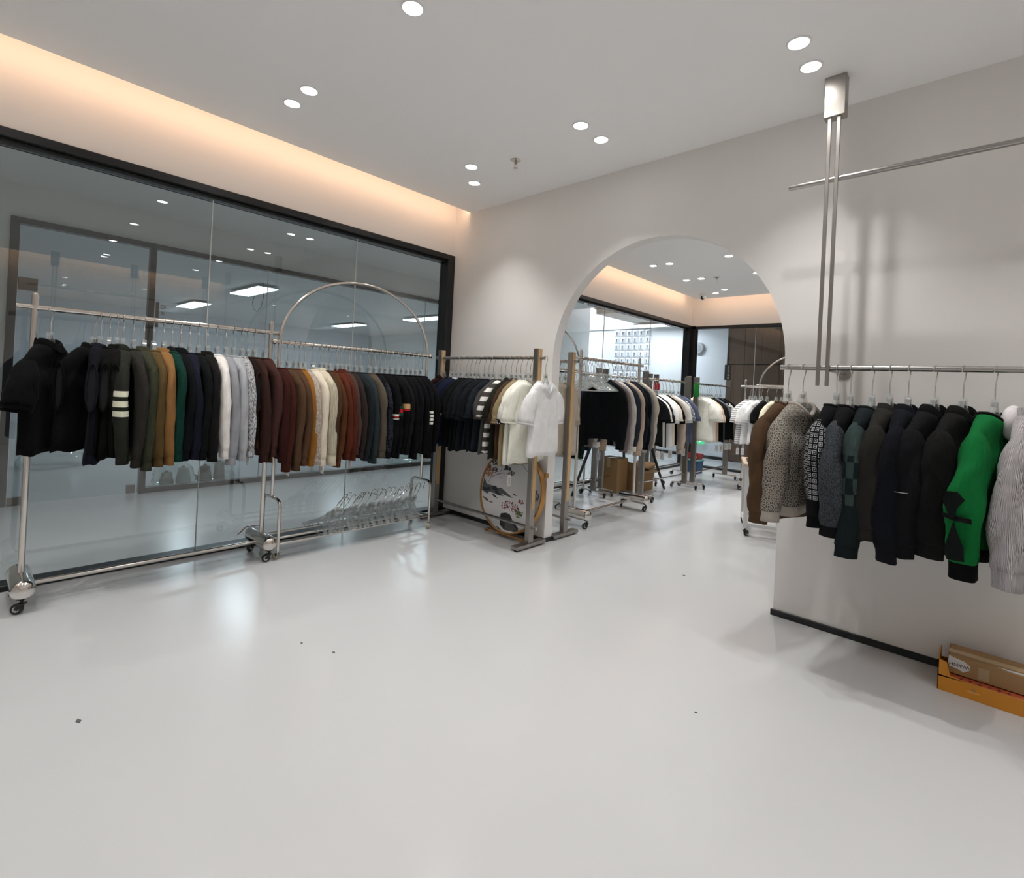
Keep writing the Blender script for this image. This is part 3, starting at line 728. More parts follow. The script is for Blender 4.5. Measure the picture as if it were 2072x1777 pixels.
def make_sleeve(p, rs, side, short=False):
    n = p.get('ns', 16); sw = p['sw']; b0 = p.get('sb', 0.035); zs = Z0-p.get('slope', 0.066)
    a = np.linspace(0, 2*PI, n, endpoint=False); ca, sa = np.cos(a), np.sin(a)
    if short:
        SLn = p.get('sl', 0.20); out = p.get('sout', 0.04)
        P = [(sw-0.06, zs+0.012), (sw-0.03, zs-0.03), (sw-0.012+out*0.4, zs-SLn*0.45), (sw-0.012+out*0.8, zs-SLn*0.78), (sw-0.012+out, zs-SLn)]
        A = [0.030, 0.056, 0.068, 0.073, 0.075]; B = [0.020, b0*0.95, b0*1.12, b0*1.18, b0*1.2]; m = 9
    else:
        SLn = p.get('sl', 0.60); e = p.get('elbow', 0.0)
        P = [(sw-0.06, zs+0.012), (sw-0.035, zs-0.03), (sw-0.012, zs-0.12), (sw-0.004+e, zs-SLn*0.50), (sw-0.004+e*0.6, zs-SLn*0.78), (sw-0.006, zs-SLn*0.93), (sw-0.006, zs-SLn)]
        A = [0.036, 0.060, 0.068, 0.064, 0.056, 0.050, p.get('cuffw', 0.044)]; B = [0.020, b0*0.92, b0*1.04, b0*1.06, b0*1.02, b0*1.0, b0*p.get('cuffb', 0.9)]; m = 22
    P = np.array(P); A = np.array(A); B = np.array(B)
    d = np.concatenate([[0], np.cumsum(np.linalg.norm(np.diff(P, axis=0), axis=1))]); d /= d[-1]
    ts = np.linspace(0, 1, m); PX = np.interp(ts, d, P[:, 0]); PZ = np.interp(ts, d, P[:, 1]); AA = np.interp(ts, d, A); BB = np.interp(ts, d, B)
    # soften the polyline
    for _ in range(2):
        for q in (PX, PZ, AA, BB): q[1:-1] = 0.25*q[:-2]+0.5*q[1:-1]+0.25*q[2:]
    sv = p.get('sv', 0.0)*side + p.get('svb', 0.0); ph = rs.uniform(0, 6.28, 4); rings = []
    for i in range(m):
        i0, i1 = max(0, i-1), min(m-1, i+1); tx, tz = PX[i1]-PX[i0], PZ[i1]-PZ[i0]; l = math.hypot(tx, tz); nx, nz_ = -tz/l, tx/l
        t = ts[i]; f = 1 + p.get('fold', 0.22)*(0.40*np.sin(3*a+ph[0]+5*t) + 0.30*np.sin(2*a-ph[1]+13*t) + 0.22*np.sin(5*a+ph[3]+24*t))*min(1, 3*t)
        yoff = sv*t**1.2 + 0.008*math.sin(4*t+ph[2])
        x = PX[i]+AA[i]*ca*nx*f; z = PZ[i]+AA[i]*ca*nz_; y = BB[i]*sgnpow(sa, 0.85)*f+yoff
        cx = p.get('clampx', 0.285)
        if side < 0: x = np.where(x > cx-0.05, cx-0.05+0.05*(1-np.exp(-(x-cx+0.05)/0.05)), x)
        rings.append(np.stack([x*side, y, z], -1))
    end = rings[-1]; c = end.mean(0); r1 = c+(end-c)*0.86; r2 = r1.copy(); r2[:, 2] += 0.05; r2 = r2.mean(0)+(r2-r2.mean(0))*0.8
    R_ = rings+[r1, r2]
    return loft(R_ if side > 0 else R_[::-1]) if True else None, rings

TAGM = [M_WHITE, M_INK]
def garment(kind, loc, rz, hexc, label, group, cat=None, **kw):
    """kind: sweater, tee, vest; returns the root"""
    rs = np.random.RandomState(rnd.randint(0, 99999))
    p = dict(sw=0.212, L=0.66, th=0.030, nw=0.075, sl=0.60); p.update(kw)
    p['L'] += rs.uniform(-0.012, 0.012); p['sl'] += rs.uniform(-0.016, 0.016)
    name = p.get('name', {'sweater': 'sweater', 'tee': 'tee_shirt', 'vest': 'knit_vest'}[kind])
    cat = cat or {'sweater': 'sweater', 'tee': 't-shirt', 'vest': 'vest'}[kind]
    R = empty(name, loc, rz); tag(R, label, cat, group)
    mat = p.get('mat') or fab(hexc); smat = p.get('smat') or mat; cmat = p.get('cmat') or mat
    b, top, rings = make_body(p, rs)
    bo = b.build('body', mat, R, 180)
    if kind != 'vest':
        for s in (1, -1):
            sl, srings = make_sleeve(p, rs, s, kind == 'tee')
            so = sl.build('sleeve', smat, R, 180)
            # cuff
            e = srings[-1]; g = srings[-2]; cen = e.mean(0); ch = p.get('cuffh', 0.055 if kind == 'sweater' else 0.014)
            dr = (cen-g.mean(0)); dr /= np.linalg.norm(dr)
            k = 1.03 if kind == 'tee' else 0.95
            q0 = cen+(e-cen)*k-dr*0.004; q1 = q0+dr*ch*0.5; q1 = q1.mean(0)+(q1-q1.mean(0))*0.97; q2 = q0+dr*ch; qi = q2.mean(0)+(q2-q2.mean(0))*0.82; qj = qi-dr*0.03
            if p.get('cuff', True):
                rr = [q0, q1, q2, qi, qj]
                loft(rr if s > 0 else rr[::-1]).build('cuff', p.get('kmat') or cmat, so, 180)
    else:
        for s in (1, -1):
            zc = Z0-0.215; pts = [(s*(p['sw']*0.985+0.004), 0.023*math.cos(t), zc+0.125*math.sin(t)) for t in [2*PI*i/20 for i in range(20)]]
            MB().tube(pts, 0.006, 6, closed=True).build('armhole_trim', cmat, R)
            MB().add([(q[0]-s*0.002, q[1], q[2]) for q in pts], [tuple(range(20))]).build('armhole', simple('armhole_shade', (0.004, 0.004, 0.005), 0.9), R, 0)  # flat near-black disc paints the shade inside the opening
    # collar
    nk = p.get('neck', 'crew'); cen = top.mean(0)
    if nk == 'crew':
        MB().tube([tuple(cen+(q-cen)*np.array([0.98, 0.98, 1])) for q in top], p.get('cr', 0.0085), 7, closed=True).build('collar', cmat, R, 180)
    elif nk in ('turtle', 'polo', 'hood'):
        hgt = {'turtle': 0.035, 'polo': 0.042, 'hood': 0.05}[nk]
        q0 = top.copy(); q0[:, 2] -= 0.006; q1 = top.copy(); q1[:, 2] += hgt*0.6; q1[:, 0] *= 0.84; q1[:, 1] *= 0.95
        q2 = q1.copy(); q2[:, 2] += 0.004; q2[:, 0] *= 0.9; q2[:, 1] *= 0.86
        q3 = q2.copy(); q3[:, 2] -= hgt*0.8
        loft([q3, q2, q1, q0]).build('collar', cmat, R, 180)
        if nk == 'polo':
            w0 = top.copy(); w0[:, 2] += hgt*0.55; w0[:, 0] *= 0.88; w1 = top.copy(); w1[:, 2] -= 0.012; w1[:, 0] *= 1.22; w1[:, 1] *= 1.25
            w2 = w1.copy(); w2[:, 0] *= 0.97; w2[:, 2] -= 0.002
            loft([w0, w1, w2]).build('collar_fold', cmat, R, 180)
        if nk == 'hood':
            MB().sphere((0, -0.052*p.get('front', 1), Z0-0.035), 0.06, 16, 10, (1.35, 0.62, 1.25)).build('hood', mat, R, 180)
    # hem band
    if p.get('hem', kind != 'tee'):
        e = rings[-1]; c = e.mean(0); s_ = np.array([1.012, 1.06, 1])
        h0 = c+(rings[-2]-c)*s_; h0[:, 2] = e[:, 2]+0.045; h1 = c+(e-c)*s_; h1[:, 2] -= 0.004; h2 = c+(e-c)*np.array([0.93, 0.85, 1])
        loft([h2, h1, h0]).build('hem_band', p.get('hmat') or cmat, R, 180)
    if p.get('tag'):
        tx = p['tag'] if isinstance(p['tag'], tuple) else (p['sw']*0.8, 0.0, 0.10)
        zt = Z0-p['L']-tx[2]; ty = p.get('lean', 0)
        tg = MB().box((tx[0]-0.024, ty+tx[1]-0.0008, zt-0.045), (tx[0]+0.024, ty+tx[1]+0.0008, zt+0.045)).build('hang_tag', M_WHITE, R, 0)
        tg.rotation_euler = (0, 0, 0)
        for i_ in range(4):
            MB().box((tx[0]-0.014, ty+tx[1]-0.0012, zt-0.022+0.011*i_), (tx[0]+0.004+0.004*(i_ % 2), ty+tx[1]+0.0012, zt-0.0195+0.011*i_)).build('printed_line', M_INK, tg, 0)
        MB().tube([(tx[0], ty+tx[1], zt+0.034), (tx[0]*0.96, ty*0.9, Z0-p['L']+0.02)], 0.001, 5).build('string', M_WHITE, tg)
    return R

# ------------------------------------------------------------------ leftmost pipe rack
def hung(items, place, rack_phrase, group, from_txt, zr, hz=True):
    for i, it in enumerate(items):
        kind, pos, hexc, desc, kw = it
        kw = dict(kw); tw = kw.pop('tw', 0.0); j = kw.pop('jit', rnd.uniform(-2.5, 2.5))
        loc, rz = place(pos); rz = rz + math.radians(tw+j); loc = (loc[0], loc[1], zr)
        garment(kind, loc, rz, hexc, '%s, %s from %s on %s' % (desc, ORD[i], from_txt, rack_phrase), group, **kw)
        if hz: hanger(loc, rz, 'clear hanger of the %s garment from %s on %s' % (ORD[i], from_txt, rack_phrase))

TS = dict(th=0.021, sb=0.029, fold=0.20, slope=0.098)
def T(**k):
    d = dict(L=0.665, sl=0.60); d.update(TS); d.update(k); d['L'] *= 0.87; d['sl'] *= 0.81
    return d
BARS4 = fab('#2b2d27', 'bands', bands=((-0.445, -0.415, '#d8d2bd'), (-0.50, -0.468, '#d8d2bd'), (-0.552, -0.522, '#d8d2bd')))
A_items = [
    ('tee', 0.318, '#0b0b0d', 'black textured short-sleeve polo', T(tw=-30, jit=0, neck='polo', name='polo_shirt', sb=0.05, th=0.045, sl=0.26, L=0.63, sout=0.06, drop=0.03)),
    ('vest', 0.500, '#0a0a0b', 'black zip-front sleeveless vest', T(tw=-46, jit=0, neck='turtle', L=0.64, th=0.035, hw=0.235)),
    ('vest', 0.527, '#101117', 'black knit vest with navy collar', T(tw=-14, neck='turtle', L=0.70, th=0.028, cmat=fab('#191a26'))),
    ('vest', 0.566, '#0b0c0a', 'black knit vest with deep armhole', T(tw=-12, L=0.68, th=0.026)),
    ('vest', 0.600, '#0d0d0c', 'black sleeveless pullover', T(tw=-10, L=0.66, th=0.026, neck='turtle')),
    ('sweater', 0.628, '#2b2d27', 'charcoal green cardigan with cream sleeve bars', T(tw=-6, smat=BARS4, neck='polo', name='cardigan', sb=0.033)),
    ('sweater', 0.676, '#302e2a', 'dark grey crew sweater', T()),
    ('sweater', 0.726, '#3a3d2f', 'olive green sweater with a shoulder seam', T(sl=0.64, neck='turtle')),
    ('sweater', 0.774, '#59482b', 'khaki brown sweater', T()),
    ('sweater', 0.824, '#86623a', 'camel sweater', T(sl=0.62, neck='turtle')),
    ('sweater', 0.868, '#123a31', 'bottle green sweater', T()),
    ('sweater', 0.912, '#0f1114', 'black hooded sweater', T(neck='hood', name='hoodie')),
    ('sweater', 0.961, '#1b1c2b', 'midnight navy sweater', T()),
    ('sweater', 1.008, '#121416', 'black sweater with a grey shoulder patch', T()),
    ('sweater', 1.059, '#1c1b1b', 'charcoal black sweater', T(neck='turtle')),
    ('sweater', 1.113, '#d3cdc9', 'white long-sleeve sweater', T()),
    ('sweater', 1.167, '#8b8d92', 'mid grey sweater with raised seams', T(sl=0.64)),
    ('sweater', 1.212, '#9a9ca0', 'pale grey sweater', T()),
    ('sweater', 1.262, '#9a9b9d', 'speckled grey melange sweater', T(mat=fab('#b0b1b3', 'marl', hx='#6a6b6e'), tag=(0.21, 0.0, 0.07))),
    ('vest', 1.300, '#231814', 'dark brown knit vest', T(cmat=fab('#3a2620'))),
    ('sweater', 1.342, '#3b2621', 'chocolate brown sweater', T(sl=0.63)),
    ('sweater', 1.408, '#4a2f2b', 'reddish brown sweater beside the right post', T()),
]
hung(A_items, lambda y: ((XA, y), 0.0), 'the leftmost pipe rack', 'garments on the leftmost pipe rack', 'left', 1.534)

# ------------------------------------------------------------------ arch rack
G1 = fab('#0f1012', 'bands', bands=((-0.50, -0.478, '#1c4a3c'), (-0.475, -0.448, '#b8232c'), (-0.445, -0.425, '#1c4a3c')))
G2 = fab('#0f1012', 'bands', bands=((-0.462, -0.452, '#b8232c'), (-0.448, -0.408, '#b08d62')))
G3 = fab('#0f1012', 'bands', bands=((-0.515, -0.503, '#a83a35'), (-0.503, -0.488, '#d8d2c8'), (-0.53, -0.522, '#d8d2c8')))
G4 = fab('#111114', 'bands', bands=((-0.575, -0.555, '#d4d0c8'), (-0.545, -0.525, '#d4d0c8'), (-0.515, -0.495, '#d4d0c8'), (-0.485, -0.465, '#d4d0c8')))
B_items = [
    ('sweater', 1.470, '#3c1d19', 'dark maroon sweater', T()),
    ('sweater', 1.510, '#47231c', 'russet maroon sweater', T(sl=0.66, tag=(0.215, 0, 0.08))),
    ('sweater', 1.562, '#57412f', 'earth brown sweater', T(sl=0.64)),
    ('sweater', 1.610, '#5a4130', 'taupe brown sweater', T()),
    ('sweater', 1.646, '#8d5f2a', 'mustard sweater', T(sl=0.62)),
    ('sweater', 1.680, '#a49a8f', 'oatmeal grey sweater', T(sb=0.036, mat=fab('#a89e93', 'marl', hx='#8d8379'))),
    ('sweater', 1.742, '#c9c0b0', 'cream sweater', T(sl=0.65, tag=(0.225, 0, 0.085))),
    ('sweater', 1.802, '#b9b19e', 'ribbed cream shirt with buttoned cuff', T(sb=0.033, tw=2, smat=fab('#bdb5a2', 'rib', n=9), neck='turtle', cuffh=0.08, cuffb=1.0, cuffw=0.052)),
    ('sweater', 1.838, '#4c3626', 'cocoa brown sweater', T()),
    ('sweater', 1.872, '#573620', 'chestnut sweater', T(sl=0.64)),
    ('sweater', 1.930, '#5c2c1e', 'rust red sweater', T()),
    ('sweater', 1.966, '#57291c', 'brick red sweater with a high collar', T(neck='turtle', tag=(0.2, 0, 0.07))),
    ('sweater', 1.996, '#4e3a34', 'mauve brown sweater', T(sl=0.57)),
    ('sweater', 2.036, '#342a27', 'espresso sweater', T()),
    ('sweater', 2.085, '#23282b', 'dark slate sweater', T()),
    ('sweater', 2.134, '#2d383b', 'slate blue grey sweater', T(sl=0.66)),
    ('sweater', 2.205, '#5a5146', 'stone taupe sweater', T(sb=0.036)),
    ('sweater', 2.260, '#14161b', 'black sweater with blotched sleeve', T(smat=fab('#14161b', 'blot', s=38, hx='#2c3038'))),
    ('sweater', 2.312, '#0f1012', 'black sweater with a white and red armband', T(smat=G3)),
    ('sweater', 2.358, '#0f1012', 'black sweater with green and red armband', T(smat=G1)),
    ('sweater', 2.412, '#0f1012', 'black sweater with a tan patch on the sleeve', T(smat=G2)),
    ('sweater', 2.466, '#1a1a1c', 'charcoal black sweater', T()),
    ('sweater', 2.519, '#101113', 'jet black sweater', T(sl=0.63)),
    ('sweater', 2.569, '#131419', 'blue black sweater', T()),
    ('sweater', 2.617, '#111214', 'plain black sweater', T()),
    ('sweater', 2.662, '#111114', 'black cardigan with four white sleeve bars', T(smat=G4, sl=0.63)),
    ('sweater', 2.714, '#141314', 'black sweater beside the right post', T()),
]
hung(B_items, lambda y: ((XB, y), 0.0), 'the arched rack', 'garments on the arched rack', 'left', 1.475)

# pile of loose hangers leaning on the base of the arch rack
for k in range(27):
    t = math.radians(44+rnd.uniform(-7, 7)); yb_ = 1.80+0.0315*k+rnd.uniform(-.01, .01)
    hanger((XB+rnd.uniform(-0.015, 0.015), yb_+0.297*math.sin(t), 0.118+0.297*math.cos(t)), rnd.uniform(-0.07, 0.07),
           'loose clear hanger in the leaning pile on the arched rack base', 'hangers piled on the arched rack base', (-t, 0))

# ------------------------------------------------------------------ wood-post rack by the corner
STR = fab('#4f4b46', 'stripes', p=0.072, w=0.5, hx='#d9d5cb')
def S(**k):
    d = dict(th=0.026, sb=0.033, L=0.62, sl=0.24, sout=0.022, fold=0.2, slope=0.085); d.update(k); d['L'] -= 0.03; return d
C_items = [
    ('tee', 3.711, '#2c1718', 'dark maroon polo', S(neck='polo')),
    ('tee', 3.590, '#171c2b', 'navy tee with cream lining', S()),
    ('tee', 3.530, '#1b2236', 'navy tee', S()),
    ('tee', 3.476, '#1a2036', 'royal navy tee with white collar stripes', S(cmat=fab('#b9bcc4'))),
    ('tee', 3.395, '#141619', 'black tee with white-edged cuffs', S(kmat=fab('#b9bcc4'))),
    ('tee', 3.340, '#131515', 'jet black tee', S(L=0.66)),
    ('tee', 3.285, '#171a1c', 'graphite black tee', S()),
    ('tee', 3.240, '#1b1f26', 'ink blue tee', S(L=0.64)),
    ('tee', 3.168, '#1c2025', 'dark slate tee with folded cuffs', S(cuffh=0.025)),
    ('tee', 3.110, '#171b1d', 'green black tee', S()),
    ('tee', 3.056, '#222830', 'steel blue black tee', S(sl=0.23)),
    ('tee', 2.968, '#4d4c4a', 'mid grey tee', S()),
    ('tee', 2.915, '#4f4b46', 'grey and white striped tee', S(mat=STR, cmat=fab('#4f4b46'))),
    ('tee', 2.850, '#2b2a22', 'dark olive polo', S(neck='turtle', L=0.66, sb=0.038)),
    ('tee', 2.796, '#4a382b', 'brown tee', S(L=0.65)),
    ('tee', 2.748, '#8f8062', 'khaki beige tee', S(sl=0.23, L=0.68, tag=(0.10, 0.02, 0.125))),
    ('tee', 2.690, '#d8d4c8', 'ivory tee with leopard print cuffs', S(kmat=fab('#c9c6ba', 'blot', s=60, hx='#15171a'), cuffh=0.035, sl=0.22, L=0.67)),
    ('tee', 2.645, '#d6d1c6', 'cream white tee', S(L=0.66)),
    ('tee', 2.490, '#e6e2dd', 'plain white tee hung outside the post', S(th=0.04, sb=0.045, L=0.60, sl=0.23, sw=0.215, tw=9, jit=0, drop=0.085, nw=0.088, fold=0.14, sout=0.035, cw=0.195)),
]
hung(C_items, lambda x: ((-x, YC_), -PI/2), 'the corner wood-post rack', 'garments on the corner wood-post rack', 'left', 1.478)

# ------------------------------------------------------------------ right ceiling-hung rail
def Q(**k):
    d = dict(th=0.036, sb=0.046, L=0.68, sl=0.585, sw=0.222, n=40, ns=22, fold=0.28, slope=0.098); d.update(k); d['L'] -= 0.10; d['sl'] -= 0.145; return d
LAT = fab('#3a3634', 'lattice', p=0.042, hx='#938d84', per=1.0)
LATS = fab('#3a3634', 'lattice', p=0.042, hx='#938d84', per=0.38)
KEYM = fab('#131418', 'key', p=0.026, hx='#9a9c9e', zmin=-0.62, per=0.38)
TWEED = fab('#2c2f34', 'marl', hx='#4c5056', s=380)
PATCH = fab('#1a2426', 'patch', hx='#394745')
GREYRIB = fab('#c3bec0', 'rib', n=26)
R_items = [
    ('sweater', -0.759, '#54402f', 'brown jacket-style sweater', Q(tw=-16, jit=0, sl=0.60)),
    ('sweater', -0.690, '#6f6a65', 'grey lattice-patterned sweater with pale collar', Q(tw=-17, jit=0, mat=LAT, smat=LATS, cmat=fab('#9b948c'), sl=0.585, cr=0.011, drop=0.06, L=0.66)),
    ('sweater', -0.541, '#131418', 'black sweater with a white key pattern', Q(tw=-7, jit=0, mat=fab('#101114'), smat=KEYM, L=0.66, sl=0.575)),
    ('sweater', -0.483, '#2f3237', 'charcoal tweed sweater', Q(tw=-5, jit=0, mat=fab('#141517'), smat=TWEED, sl=0.60, elbow=0.05)),
    ('sweater', -0.396, '#2b3537', 'teal grey sweater with checked blocks', Q(tw=-9, jit=0, smat=PATCH, mat=fab('#1a2224'), sl=0.66)),
    ('sweater', -0.329, '#2b2a27', 'dark olive grey sweater', Q(tw=-10, jit=0, neck='turtle', sb=0.052)),
    ('sweater', -0.260, '#15171e', 'blue black sweater', Q(tw=-8, jit=0, neck='turtle', sl=0.64)),
    ('sweater', -0.168, '#16171a', 'black sweater with a sleeve zipper', Q(tw=-18, jit=0, neck='polo', sl=0.62, sb=0.052)),
    ('sweater', -0.073, '#191919', 'soft black sweater', Q(tw=-19, jit=0, neck='polo', sb=0.056, th=0.045)),
    ('sweater', 0.027, '#0f6a33', 'bright green sweater with black collar and cuffs', Q(tw=-17, jit=0, cmat=fab('#0c0d0e'), sl=0.62, sb=0.05, elbow=0.07, cuffh=0.075)),
    ('sweater', 0.135, '#c3bec0', 'pale grey ribbed hooded sweater', Q(tw=-12, jit=0, mat=GREYRIB, cmat=GREYRIB, neck='hood', name='hoodie', sb=0.054, th=0.050, sl=0.64, L=0.70, sw=0.228, cuffh=0.075)),
]
hung(R_items, lambda x: ((x, 2.94), -PI/2), 'the ceiling-hung rail', 'garments on the ceiling-hung rail', 'left', 1.418)

# ------------------------------------------------------------------ racks behind the arch
def U(**k):
    d = dict(th=0.024, sb=0.032, n=24, ns=12, front=-1, L=0.64, sl=0.58, slope=0.09); d.update(k); d['L'] -= 0.06; d['sl'] -= 0.05; return d
E_items = [
    ('sweater', 4.285, '#15171a', 'black henley sweater facing out', U(th=0.035, drop=0.06, fold=0.12, sl=0.56)),
    ('sweater', 4.362, '#6d6465', 'mauve grey sweater', U()),
    ('sweater', 4.436, '#a9a49e', 'light grey sweater', U()),
    ('sweater', 4.519, '#2f3640', 'slate blue sweater', U(cmat=fab('#cfcac2'), tag=True)),
    ('sweater', 4.615, '#a89787', 'beige cable sweater', U(sl=0.63)),
    ('sweater', 4.696, '#1b2029', 'dark navy sweater', U(tag=True)),
    ('sweater', 4.760, '#14171c', 'black long sweater', U()),
    ('sweater', 4.830, '#75726e', 'stone grey sweater', U(tag=True)),
    ('sweater', 4.892, '#a8a092', 'pale khaki sweater', U()),
]
hung(E_items, lambda y: ((-2.74, y), 0.0), 'the pipe rack inside the arch', 'garments on the pipe rack inside the arch', 'front', 1.535)
for k in range(13):
    hanger((-2.74, 3.925+0.026*k, 1.535), rnd.uniform(-0.12, 0.12), 'empty clear hanger bunched on the pipe rack inside the arch', 'empty hangers on the inner pipe rack')
def W(**k):
    d = dict(th=0.027, sb=0.036, n=24, ns=12, front=-1, L=0.62, sl=0.225, sout=0.03, slope=0.08); d.update(k); d['L'] -= 0.03; return d
G_items = [
    ('tee', 5.470, '#17191c', 'black tee', W(tag=True)),
    ('tee', 5.530, '#d5d0ca', 'white tee with dark edge', W()),
    ('tee', 5.590, '#1c1d20', 'charcoal tee', W(tag=True)),
    ('tee', 5.650, '#dedad3', 'white tee', W()),
    ('tee', 5.710, '#e0dcd6', 'bright white tee', W(L=0.64)),
    ('tee', 5.790, '#d3cabd', 'cream tee', W(tag=True)),
    ('tee', 5.870, '#0d0d0e', 'jet black tee', W(sl=0.24)),
    ('sweater', 5.960, '#a3968a', 'greige long-sleeve top', W(sl=0.58, sb=0.03)),
    ('tee', 6.060, '#bfbfbd', 'pale grey tee', W()),
    ('tee', 6.150, '#5a5d66', 'grey printed-sleeve tee', W(smat=fab('#c9c9c7', 'blot', s=50, hx='#77797c'), tag=True)),
    ('tee', 6.300, '#565e74', 'dusty blue tee', W(sl=0.23)),
]
hung(G_items, lambda y: ((-2.91, y), 0.0), 'the nearer aisle post rack', 'garments on the nearer aisle post rack', 'front', 1.41)
H_items = [
    ('tee', 6.840, '#d8d0c4', 'cream tee facing out', W(L=0.63, th=0.03)),
    ('tee', 6.900, '#ddd6cf', 'off-white tee', W()),
    ('tee', 6.970, '#d3c6b8', 'pale sand tee', W()),
    ('tee', 7.050, '#b8a692', 'beige tee', W()),
    ('tee', 7.130, '#131415', 'black tee', W(tag=True)),
    ('tee', 7.210, '#18191b', 'soft black tee', W()),
    ('tee', 7.300, '#5e6064', 'grey tee', W(tag=True)),
    ('tee', 7.460, '#111215', 'black tee with white side lettering', W(smat=fab('#111215', 'blot', s=34, hx='#b9b9b6'), tag=True)),
    ('tee', 7.620, '#0f1012', 'deep black tee', W(tag=True)),
]
hung(H_items, lambda y: ((-2.87, y), 0.0), 'the farther aisle post rack', 'garments on the farther aisle post rack', 'front', 1.40)
I_items = [
    ('tee', -2.350, '#e4e2de', 'white tee with fine stripes', W(front=1, tw=-32, jit=0, mat=fab('#e4e2de', 'stripes', p=0.028, w=0.3, hx='#8d8d8f'), tag=True)),
    ('tee', -2.290, '#e2ded9', 'white tee', W(front=1, tw=-30, jit=0, tag=True)),
    ('tee', -2.210, '#e0dad5', 'white tee with wide sleeves', W(front=1, tw=-28, jit=0, th=0.04)),
    ('tee', -2.140, '#131314', 'black tee', W(front=1, tw=-20, jit=0)),
    ('tee', -2.030, '#d6ccb4', 'pale yellow tee', W(front=1, tw=-25, jit=0)),
    ('tee', -1.960, '#4a2e2a', 'dark red patterned tee', W(front=1, tw=-20, jit=0)),
]
hung(I_items, lambda x: ((x, 7.32), -PI/2), 'the far right pipe rack', 'garments on the far right pipe rack', 'left', 1.40)
D_items = [
    ('sweater', 2.780, '#8a8174', 'taupe sweater', W(front=1, sl=0.5)),
    ('tee', 2.715, '#9d9384', 'beige knit tee', W(front=1, sl=0.26, L=0.66)),
    ('tee', 2.650, '#a0978a', 'sand knit tee', W(front=1, sl=0.26, L=0.64, th=0.035, clampx=0.2)),
]
hung(D_items, lambda x: ((-x, 3.52), -PI/2), 'the rack behind the jamb', 'garments on the rack behind the jamb', 'left', 1.482)
L_items = [
    ('tee', 4.34, '#8a1f22', 'red tee', W(sl=0.28, L=0.66)),
    ('sweater', 4.44, '#141414', 'black long top', W(L=0.70, sl=0.58)),
    ('sweater', 4.56, '#22302b', 'dark green long top', W(L=0.72, sl=0.6)),
    ('tee', 4.72, '#1d2747', 'navy blue top', W(L=0.70, sl=0.25)),
    ('tee', 4.84, '#8f9bb5', 'light blue top', W(L=0.66)),
    ('tee', 4.97, '#d8d6d2', 'white top', W(L=0.68, tag=True)),
]
hung(L_items, lambda y: ((-3.38, y), 0.0), 'the rack against the back glass', 'garments against the back glass', 'front', 1.43)
L2_items = [
    ('tee', 5.60, '#15171a', 'black hanging top', W(L=0.66, tag=True)), ('tee', 5.80, '#cfccc6', 'white hanging top', W(L=0.66)), ('tee', 6.0, '#1a1d22', 'ink black hanging top', W(L=0.62)),
    ('tee', 6.2, '#6a6660', 'grey hanging top', W(L=0.62, tag=True)),
]
hung(L2_items, lambda y: ((-3.38, y), 0.0), 'the glass-side rack by the carton', 'garments on the glass-side rack by the carton', 'front', 1.43)
# DETAILS_MARK
def text_mesh(name, txt, size, mat, parent, M, extrude=0.0005, align='CENTER'):
    c = bpy.data.curves.new(name, 'FONT'); c.body = txt; c.size = size; c.extrude = extrude; c.align_x = align; c.align_y = 'CENTER'
    o = bpy.data.objects.new('tmp_text', c); COL.objects.link(o)
    bpy.context.view_layer.update()
    me = bpy.data.meshes.new_from_object(o.evaluated_get(bpy.context.evaluated_depsgraph_get()))
    bpy.data.objects.remove(o, do_unlink=True); me.name = name
    me.materials.clear(); me.materials.append(mat)
    r = link(name, me, parent); r.matrix_local = M
    return r
def basis(x, y, o):
    x = Vector(x).normalized(); y = Vector(y).normalized(); z = x.cross(y)
    M = Matrix((x, y, z)).transposed().to_4x4(); M.translation = Vector(o); return M

# ------------------------------------------------------------------ round landscape painting leaning on the arch wall
pr = empty('round_painting', (-2.872, 3.155, 0.375)); tag(pr, 'round ink landscape painting in a gold hoop frame, leaning behind the wood-post rack', 'painting')
pr.rotation_euler = (math.radians(-9.0), 0, 0)      # local: X right, Z up, faces -Y
PRr = 0.338
MB().lathe([(PRr+0.006, -0.028), (PRr+0.008, -0.020), (PRr+0.008, 0.020), (PRr+0.006, 0.026), (PRr-0.004, 0.026), (PRr-0.004, -0.024), (PRr-0.002, -0.028)], Matrix.Rotation(PI/2, 4, 'X'), 72).build('hoop_frame', M_GOLD, pr, 40)
cnv = MB().lathe([(PRr-0.003, -0.012), (PRr-0.003, -0.002)], Matrix.Rotation(-PI/2, 4, 'X'), 64).build('canvas', simple('painted_paper', (0.66, 0.66, 0.67), 0.55), pr, 40)
inkD = simple('ink_dark', (0.035, 0.037, 0.042), 0.7, var=0.5, vscale=30); inkM = simple('ink_mid', (0.11, 0.115, 0.12), 0.7, var=0.4, vscale=25); inkL = simple('ink_pale', (0.42, 0.42, 0.43), 0.7)
def P2(x, y): return ((x-655)/505*PRr, -(y-907)/695*PRr)
def inside(q): 
    d = math.hypot(*q); lim = PRr-0.008
    return q if d < lim else (q[0]*lim/d, q[1]*lim/d)
LAY = [0]
def blob(name, pts, mat):
    LAY[0] += 1; y = -0.0125-0.00006*LAY[0]
    P = [inside(P2(*p)) for p in pts]
    MB().poly([(a, y, b) for a, b in P], (0, 0.0004, 0)).build(name, mat, cnv, 0)
